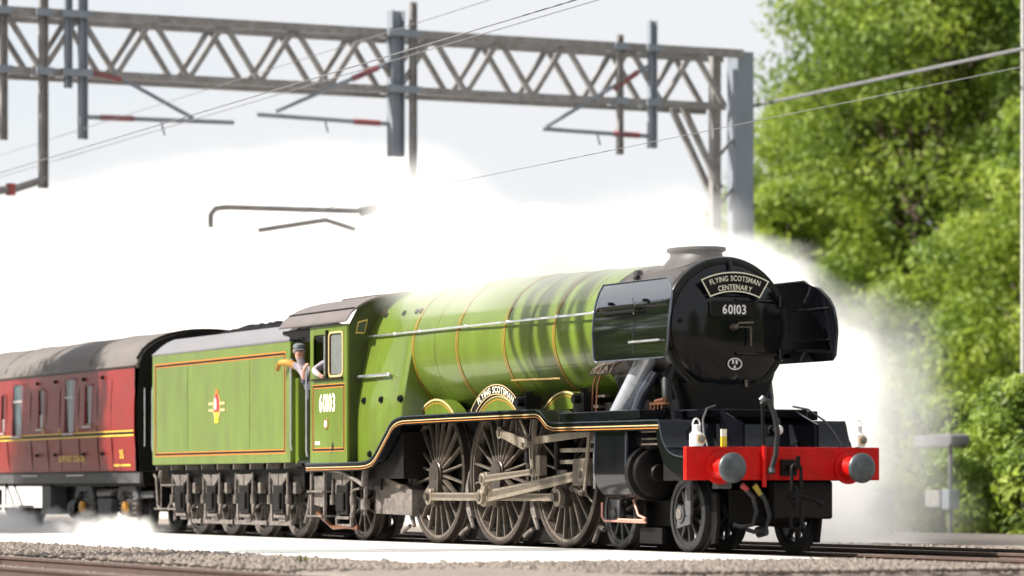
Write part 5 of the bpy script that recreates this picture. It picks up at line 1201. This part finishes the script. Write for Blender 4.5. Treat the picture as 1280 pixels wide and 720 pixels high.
# ------------------------------------------------------------------ coach
C = thing('railway_coach', 'maroon support coach with grey roof behind the tender', 'coach', (-30, 0, 0))
CX0, CX1 = -46.0, -20.42
def side_y(z): return 1.405 - 0.06 * max(0, (2.0 - z) / 0.9) ** 2 - 0.05 * max(0, (z - 2.3) / 0.7) ** 2
wins = [(-28.95, -28.71, 1.93, 2.67, 'n'), (-28.14, -27.50, 1.85, 2.86, 'd'), (-26.38, -26.02, 1.97, 2.71, 'n'), (-24.64, -24.04, 1.86, 2.86, 'd'), (-23.37, -22.94, 1.98, 2.72, 'n'),
        (-32.0, -30.8, 1.95, 2.75, 'd'), (-35.0, -33.8, 1.95, 2.75, 'd'), (-38.0, -36.8, 1.95, 2.75, 'd')]
for s in (-1, 1):
    holes = [rrect(a, b, c, d, 0.05, 3) for a, b, c, d, k in wins]
    zs = [1.12, 1.5, 1.8, 2.3, 2.6, 3.0]
    # the side is a slightly curved plate: build flat with holes, then bend
    mb = plate_with_holes([(CX0, z) for z in (1.12,)] + [(CX1, 1.12), (CX1, 1.8), (CX1, 2.3), (CX1, 3.0), (CX0, 3.0), (CX0, 2.3), (CX0, 1.8)], holes, 0.0, 0.05)
    mb.v = [(x, s * (side_y(z) - y), z) for x, y, z in mb.v]
    sd = mb.build('body_side', MAROON, C, 0)
    for a, b, c, d, k in wins:
        yw = s * (side_y((c + d) / 2) - 0.035)
        pn = MB().box(a - 0.02, b + 0.02, min(yw, yw - s * 0.01), max(yw, yw - s * 0.01), c - 0.02, d + 0.02).build('window_pane', GLASST if k == 'd' else GLASS, sd, 0)
        mb = MB(); yo = s * (side_y((c + d) / 2) + 0.012)
        v, f = ring_strip([(p[0], yo, p[1]) for p in rrect(a, b, c, d, 0.05, 3)], [(p[0], yo, p[1]) for p in rrect(a - 0.035, b + 0.035, c - 0.035, d + 0.035, 0.06, 3)]); mb.add(v, f)
        mb.build('window_frame', MAROON, sd, 0)
        if k == 'd': MB().box(a, b, min(yw, yw + s * 0.02), max(yw, yw + s * 0.02), 2.50, 2.54).build('window_bar', WFRAME, sd, 0)
        MB().box(a - 0.05, b + 0.05, min(yo, yo + s * 0.025), max(yo, yo + s * 0.025), c - 0.05, c - 0.02).build('window_sill', WFRAME, sd, 0)
        if k == 'n': MB().box(a + 0.01, b - 0.01, min(yw, yw + s * 0.005), max(yw, yw + s * 0.005), c, c + (0.26 if a < -26 else 0.03)).build('window_blind', WFRAME, sd, 0)
    for x in (-28.55, -25.80, -24.95, -23.75, -22.6, -26.9, -21.75):
        MB().prism([(side_y(z) * s + s * 0.001, z) for z in zs] + [(side_y(z) * s - s * 0.01, z) for z in reversed(zs)], 'x', x - 0.011, x + 0.011).build('door_seam', DKBLK, sd, 0)
    for x in (-26.45, -25.25, -23.45, -22.30):
        for z in (2.84, 1.44): MB().cyl((x, s * side_y(z), z), (x, s * (side_y(z) + 0.05), z), 0.035, 0.03, 10).build('door_stop', DKBLK, sd)
    for x in (-25.9, -24.86, -23.68): MB().tube([(x, s * (side_y(1.85) + 0.0), 1.86), (x, s * (side_y(1.85) + 0.05), 1.88), (x + 0.10, s * (side_y(1.9) + 0.05), 1.93)], 0.016, 6).build('door_handle', BRASS, sd)
    for z0, z1, m in ((1.745, 1.775, GOLD), (1.825, 1.85, GOLD), (1.776, 1.824, DKBLK), (2.985, 3.0, ORANGE)):
        MB().prism([(s * (side_y(z0) + 0.003), z0), (s * (side_y(z1) + 0.003), z1), (s * (side_y(z1) - 0.004), z1), (s * (side_y(z0) - 0.004), z0)], 'x', CX0, CX1 - 0.02).build('lining', m, sd, 0)
    if s < 0:
        pl_ = lambda cx, cz: (lambda a, b: (cx + a, -(side_y(cz + b) + 0.004), cz + b))
        mb = MB(); lettering(mb, 'SUPPORT COACH', 0.165, pl_(-24.26, 1.305), 0.13, 0.045, 1.0); mb.build('lettering', GOLD, sd, 0)
        mb = MB(); lettering(mb, '35', 0.21, pl_(-21.2, 1.35), 0.12, 0.03, 1.1); mb.build('lettering', GOLD, sd, 0)
        mb = MB(); mb.add([(-21.70, -(side_y(1.22) + 0.004), 1.205), (-20.72, -(side_y(1.22) + 0.004), 1.205), (-20.72, -(side_y(1.24) + 0.004), 1.24), (-21.70, -(side_y(1.24) + 0.004), 1.24)], [(0, 1, 2, 3)]); mb.build('data_panel', GOLD, sd, 0)
def croof(y): return 3.0 + 0.675 * math.sqrt(max(0, 1 - (abs(y) / 1.385) ** 2.25))
rings_ = []
for x in (CX0, -38, -30, -24, CX1 + 0.06):
    o_ = [(x, y, croof(y)) for y in [-1.385 + 2.77 * k / 32 for k in range(33)]]; rings_.append(o_ + [(x, p[1] * 0.97, p[2] - 0.05) for p in reversed(o_)])
rf = MB().loft(rings_).build('roof', COACHROOF, C, 40)
for x in (-23.2, -26.0, -28.8, -31.6):
    MB().tube([(x, y, croof(y) + 0.004) for y in [-1.37 + 2.74 * k / 24 for k in range(25)]], 0.010, 6).build('roof_seam', COACHROOF, rf)
MB().tube([(CX0, -1.39, 3.01), (CX1, -1.39, 3.01)], 0.02, 6).build('gutter', COACHROOF, rf)
# black end, gangway, rain strip
es = [(-1.36, 1.12), (1.36, 1.12), (1.39, 1.9), (1.38, 3.0)] + [(1.38 - 2.76 * k / 24, croof(1.38 - 2.76 * k / 24)) for k in range(1, 24)] + [(-1.38, 3.0), (-1.39, 1.9)]
MB().prism(es, 'x', CX1 - 0.04, CX1).build('end_panel', DKBLK, C, 0)
gw = MB()
for k in range(5):
    x = CX1 + 0.002 + k * 0.12; gw.box(x, x + 0.07, -0.62, 0.62, 1.15, 3.32); gw.box(x + 0.07, x + 0.12, -0.56, 0.56, 1.2, 3.26)
gw.build('gangway_bellows', RUBBER, C, 0)
MB().tube([(CX1 + 0.06, -1.22, 1.55), (CX1 + 0.06, -1.22, 2.6)], 0.016, 8).build('end_handrail', HANDRAIL, C)
MB().tube([(CX1 + 0.05, y, croof(y) - 0.02) for y in [-1.36 + 2.72 * k / 24 for k in range(25)]], 0.03, 6).build('end_beading', DKBLK, C)
for s in (-1, 1):
    bf = MB().cyl((CX1, s * 0.865, 1.02), (CX1 + 0.35, s * 0.865, 1.02), 0.11, 0.09, 16).build('buffer', FRAMEBLK, C)
    MB().cyl((CX1 + 0.35, s * 0.865, 1.02), (CX1 + 0.42, s * 0.865, 1.02), 0.20, n=20).build('buffer_head', TGREY, bf)
    MB().box(CX0, CX1 + 0.02, min(s * 1.30, s * 1.24), max(s * 1.30, s * 1.24), 0.90, 1.10).build('solebar', BODYGREY, C, 0)
MB().tube([(CX1 + 0.3, -1.12, 1.05), (CX1 + 0.42, -1.12, 0.98), (CX1 + 0.45, -1.1, 0.5), (CX1 + 0.6, -1.1, 0.42)], 0.025, 8).build('brake_pipe', TGREY, C)
MB().prism([(CX1 + 0.12, 1.08), (CX1 + 0.75, 1.10), (CX1 + 0.85, 0.85), (CX1 + 0.7, 0.70), (CX1 + 0.15, 0.75)], 'y', -0.5, -0.4).build('corridor_hose', MAROON, C, 0)
for x in (-27.2, -24.2): MB().box(x - 0.55, x + 0.55, -1.335, -1.305, 1.035, 1.06).build('step_board', WFRAME, C, 0)
MB().box(-45, -20.6, -1.15, 1.15, 0.84, 1.10).build('underframe', DKBLK, C, 0)
MB().box(-26.75, -26.15, -1.22, -0.7, 0.30, 0.86).build('battery_box', BODYGREY, C, 0, 0.02)
MB().box(-26.1, -25.2, -0.9, 0.9, 0.35, 0.84).build('generator_case', DKBLK, C, 0)
MB().lathe([(-25.15, 0.0), (-25.12, 0.14), (-25.0, 0.22), (-24.75, 0.24), (-24.5, 0.24)], (0, -1.02, 0.42), 'x', 24).build('vacuum_cylinder', DKBLK, C, 40)
MB().box(-30.0, -28.2, -1.25, -0.95, 0.42, 0.47).build('foot_board', WFRAME, C, 0)
MB().prism([(-29.7, 0.42), (-28.35, 0.42), (-28.6, 0.2), (-28.8, 0.05), (-29.1, 0.05)], 'y', -1.15, -0.6).build('dynamo', DKBLK, C, 0, 0.02)
for p, q in (((-29.6, 1.0), (-28.9, 0.46)), ((-29.1, 1.0), (-28.3, 0.46)), ((-29.5, 0.95), (-29.5, 0.46))): MB().cyl((p[0], -1.15, p[1]), (q[0], -1.15, q[1]), 0.02, n=6).build('truss_rod', FRAMEBLK, C)
# front bogie
CB = wheel_meshes(0.457, 1, 0.12, 0.30, 0.05, BODYGREY, [BWHEEL], BODYGREY, n=36)
for x in (-24.24, -21.62):
    for s in (-1, 1): add_wheel('bogie_wheel', CB, C, x, s * 0.755, 0.457, s > 0)
    ab = MB().box(x - 0.22, x + 0.22, -1.10, -0.90, 0.28, 0.62).prism([(x - 0.62, 0.66), (x - 0.45, 0.88), (x - 0.25, 0.92), (x + 0.25, 0.92), (x + 0.45, 0.86), (x + 0.62, 0.62), (x + 0.5, 0.58), (x + 0.3, 0.74), (x - 0.3, 0.74), (x - 0.5, 0.58)], 'y', -1.14, -1.02).build('axlebox', BODYGREY, C, 0, 0.02)
    MB().lathe([(0.0, 0.0), (0.0, 0.11), (-0.06, 0.115), (-0.08, 0.08), (-0.085, 0.0)], (x, -1.14, 0.45), 'y', 22).build('axle_end_cap', AXORANGE, ab)
    for dx in (-0.42, 0.42):
        sp_ = MB()
        for k in range(5): sp_.cyl((x + dx, -1.08, 0.34 + 0.085 * k), (x + dx, -1.08, 0.38 + 0.085 * k), 0.075, n=12)
        sp_.cyl((x + dx, -1.08, 0.3), (x + dx, -1.08, 0.8), 0.045, n=10); sp_.build('coil_spring', TGREY, C, 30)
MB().prism([(-24.9, 0.62), (-24.6, 0.75), (-23.4, 0.80), (-22.4, 0.80), (-21.3, 0.75), (-20.4, 0.76), (-20.35, 0.64), (-21.2, 0.62), (-22.3, 0.66), (-23.5, 0.66), (-24.6, 0.60)], 'y', -1.06, -0.98).build('bogie_side_frame', BODYGREY, C, 0, 0.01)
MB().prism([(-23.35, 0.62), (-22.50, 0.62), (-22.58, 0.22), (-22.7, 0.14), (-23.15, 0.14), (-23.27, 0.22)], 'y', -1.16, -1.0).build('bolster', BODYGREY, C, 0, 0.02)
MB().prism([(-23.4, 0.74), (-22.45, 0.76), (-22.5, 0.66), (-23.3, 0.64)], 'y', -1.18, -1.08).build('bolster_spring', TGREY, C, 0, 0.02)
MB().box(-24.8, -21.0, -0.9, 0.9, 0.55, 0.8).build('bogie_frame', DKBLK, C, 0)
for x in (-38.2, -40.8):
    for s in (-1, 1): add_wheel('bogie_wheel', CB, C, x, s * 0.755, 0.457, s > 0)
MB().box(-41.6, -37.4, -1.05, 1.05, 0.3, 0.8).build('bogie_frame', DKBLK, C, 0, 0.05)
# ------------------------------------------------------------------ footplate crew
def skin_person(name, label, joints, bones, zones, cap=None):
    """joints: name -> (x, y, z, r); bones: pairs; zones: function(point) -> material index"""
    names = list(joints); me = bpy.data.meshes.new(name)
    me.from_pydata([joints[n][:3] for n in names], [(names.index(a), names.index(b)) for a, b in bones], [])
    ob = bpy.data.objects.new(name, me); COL.objects.link(ob)
    md = ob.modifiers.new('skin', 'SKIN'); md.use_smooth_shade = True
    for i, n in enumerate(names):
        sv = me.skin_vertices[0].data[i]; rr = joints[n][3]; sv.radius = rr if isinstance(rr, tuple) else (rr, rr); sv.use_root = (n == 'pelvis')
    ss = ob.modifiers.new('sub', 'SUBSURF'); ss.levels = 2; ss.render_levels = 2
    dg = bpy.context.evaluated_depsgraph_get(); ev = ob.evaluated_get(dg)
    m2 = bpy.data.meshes.new_from_object(ev); bpy.data.objects.remove(ob)
    mats = [SKIN, SHIRT, DENIM, OCHRE]; m2.materials.clear()
    for m in mats: m2.materials.append(m)
    for p in m2.polygons: p.material_index = zones(p.center); p.use_smooth = True
    return m2
def face_parts(root, hc, fwd, hair_m, cap_m):
    """eyes, nose, mouth, ears, cap and hair on a head centred at hc looking along fwd"""
    f = Vector(fwd).normalized(); up = Vector((0, 0, 1)); r_ = f.cross(up).normalized(); u = r_.cross(f); P = lambda a, b, c: tuple(Vector(hc) + f * a + r_ * b + u * c)
    for sg in (-1, 1):
        MB().sphere(P(0.085, sg * 0.032, 0.01), 0.012, 8, 6).build('eye', DKBLK, root)
        MB().sphere(P(0.0, sg * 0.083, -0.005), (0.018, 0.018, 0.032), 8, 6).build('ear', SKIN, root)
    MB().cyl(P(0.088, 0, 0.012), P(0.112, 0, -0.022), 0.008, 0.016, 8).build('nose', SKIN, root)
    MB().cyl(P(0.088, -0.025, -0.055), P(0.088, 0.025, -0.055), 0.007, n=6).build('mouth', REDVALVE, root)
    MB().sphere(P(-0.025, 0, 0.015), (0.092, 0.092, 0.095), 14, 10).build('hair', hair_m, root)
    MB().lathe([(0.045, 0.096), (0.065, 0.099), (0.095, 0.09), (0.12, 0.055), (0.124, 0.0)], hc, 'z', 20).build('cap', cap_m, root)
    MB().loft([[P(a, b, 0.045 - 0.15 * (a - 0.07)) for b in (-0.07, 0, 0.07)] + [P(a, b, 0.037 - 0.15 * (a - 0.07)) for b in (0.07, 0, -0.07)] for a in (0.06, 0.10, 0.14)]).build('cap_peak', cap_m, root)
def hand(j, b, base, wrist, fwd, down, side, pre):
    """palm and five fingers rooted on the wrist joint"""
    f = Vector(fwd).normalized(); d = Vector(down).normalized(); s = Vector(side).normalized(); W_ = Vector(wrist)
    j[pre + 'palm'] = (*(W_ + f * 0.05), (0.030, 0.018)); b.append((base, pre + 'palm'))
    for k, (o, l) in enumerate(((-0.030, 0.070), (-0.010, 0.080), (0.010, 0.076), (0.030, 0.060))):
        a = W_ + f * 0.09 + s * o; c = a + f * l * 0.45 + d * l * 0.25; e = c + f * l * 0.15 + d * l * 0.5
        for nm, p in (('a', a), ('b', c), ('c', e)): j[f'{pre}f{k}{nm}'] = (*p, 0.009)
        b += [(pre + 'palm', f'{pre}f{k}a'), (f'{pre}f{k}a', f'{pre}f{k}b'), (f'{pre}f{k}b', f'{pre}f{k}c')]
    t1 = W_ + f * 0.035 - s * 0.04; t2 = t1 + f * 0.035 - s * 0.02 + d * 0.015
    j[pre + 't1'] = (*t1, 0.011); j[pre + 't2'] = (*t2, 0.010); b += [(pre + 'palm', pre + 't1'), (pre + 't1', pre + 't2')]
# driver leaning out between cab and tender: head turned forward, ochre-gloved arm over the tender edge
J = dict(pelvis=(-12.36, -1.00, 2.12, (0.15, 0.12)), waist=(-12.36, -1.06, 2.34, (0.14, 0.11)), chest=(-12.36, -1.15, 2.58, (0.165, 0.12)), neck=(-12.36, -1.27, 2.77, 0.06), head0=(-12.35, -1.31, 2.86, 0.075), head1=(-12.34, -1.32, 2.97, 0.088), head2=(-12.34, -1.32, 3.03, 0.062),
         shl=(-12.50, -1.22, 2.69, 0.072), ell=(-12.66, -1.40, 2.80, 0.056), wrl=(-12.86, -1.44, 2.80, 0.045),
         shr=(-12.20, -1.20, 2.66, 0.072), elr=(-12.08, -1.34, 2.45, 0.052), wrr=(-11.97, -1.38, 2.62, 0.038),
         hpl=(-12.44, -0.97, 2.02, 0.10), knl=(-12.46, -0.93, 1.62, 0.075), anl=(-12.46, -0.97, 1.30, 0.05), tol=(-12.36, -1.04, 1.25, 0.045),
         hpr=(-12.27, -0.97, 2.02, 0.10), knr=(-12.22, -0.93, 1.62, 0.075), anr=(-12.22, -0.97, 1.30, 0.05), tor=(-12.12, -1.04, 1.25, 0.045))
Bn = [('pelvis', 'waist'), ('waist', 'chest'), ('chest', 'neck'), ('neck', 'head0'), ('head0', 'head1'), ('head1', 'head2'), ('chest', 'shl'), ('shl', 'ell'), ('ell', 'wrl'), ('chest', 'shr'), ('shr', 'elr'), ('elr', 'wrr'), ('pelvis', 'hpl'), ('hpl', 'knl'), ('knl', 'anl'), ('anl', 'tol'), ('pelvis', 'hpr'), ('hpr', 'knr'), ('knr', 'anr'), ('anr', 'tor')]
hand(J, Bn, 'wrl', (-12.86, -1.44, 2.80), (-0.75, -0.1, -0.65), (0.25, 0, -1), (0, 1, 0), 'l')
hand(J, Bn, 'wrr', (-11.97, -1.38, 2.62), (0.3, 0, 1), (0.5, 0.8, 0), (1, 0, -0.3), 'r')
def zone1(c):
    if c.z > 2.845 and c.x > -12.47: return 0
    if c.x < -12.55: return 3
    if c.x > -12.02 and c.z > 2.5: return 0
    return 1 if c.z > 2.52 else 2
m = skin_person('person', '', J, Bn, zone1)
p1 = thing('person', 'person in grey cap leaning out behind the cab, ochre glove over the tender edge', 'person', (-12.36, -1.0, 1.24))
bd_ = put('body', m, p1)
face_parts(p1, (-12.335, -1.325, 2.965), (0.93, -0.35, -0.12), CAPCLOTH, CAPCLOTH)
# second crew member behind the open cab window, forearm resting on the sill
J = dict(pelvis=(-11.42, -0.86, 2.02, (0.15, 0.12)), waist=(-11.42, -0.88, 2.25, (0.14, 0.11)), chest=(-11.43, -0.95, 2.55, (0.165, 0.12)), neck=(-11.43, -0.96, 2.80, 0.06), head0=(-11.42, -0.95, 2.90, 0.075), head1=(-11.41, -0.94, 3.00, 0.088), head2=(-11.41, -0.94, 3.06, 0.062),
         shl=(-11.56, -1.10, 2.80, 0.075), ell=(-11.50, -1.40, 2.63, 0.058), wrl=(-11.26, -1.42, 2.56, 0.042),
         shr=(-11.28, -0.92, 2.68, 0.072), elr=(-11.15, -0.85, 2.45, 0.052), wrr=(-10.98, -0.92, 2.40, 0.038),
         hpl=(-11.50, -0.84, 1.95, 0.10), knl=(-11.50, -0.88, 1.60, 0.075), anl=(-11.50, -0.84, 1.32, 0.05), tol=(-11.40, -0.84, 1.27, 0.045),
         hpr=(-11.33, -0.84, 1.95, 0.10), knr=(-11.30, -0.88, 1.60, 0.075), anr=(-11.30, -0.84, 1.32, 0.05), tor=(-11.20, -0.84, 1.27, 0.045))
Bn = Bn[:20]
hand(J, Bn, 'wrl', (-11.26, -1.42, 2.56), (1, 0, -0.1), (0.2, -0.1, -1), (0, -1, 0), 'l')
hand(J, Bn, 'wrr', (-10.98, -0.92, 2.40), (1, 0, 0), (0.1, 0, -1), (0, 1, 0), 'r')
def zone2(c):
    if c.z > 2.84 and c.y > -1.06 and c.x > -11.55: return 0
    if c.x > -11.23 and c.y < -1.3: return 0
    return 1 if c.z > 2.22 else 2
m = skin_person('person', '', J, Bn, zone2)
p2 = thing('person', 'person in a pale shirt inside the cab, forearm resting on the open window sill', 'person', (-11.42, -0.86, 1.24))
put('body', m, p2)
face_parts(p2, (-11.405, -0.945, 2.985), (1, -0.2, -0.05), CAPCLOTH, CAPCLOTH)
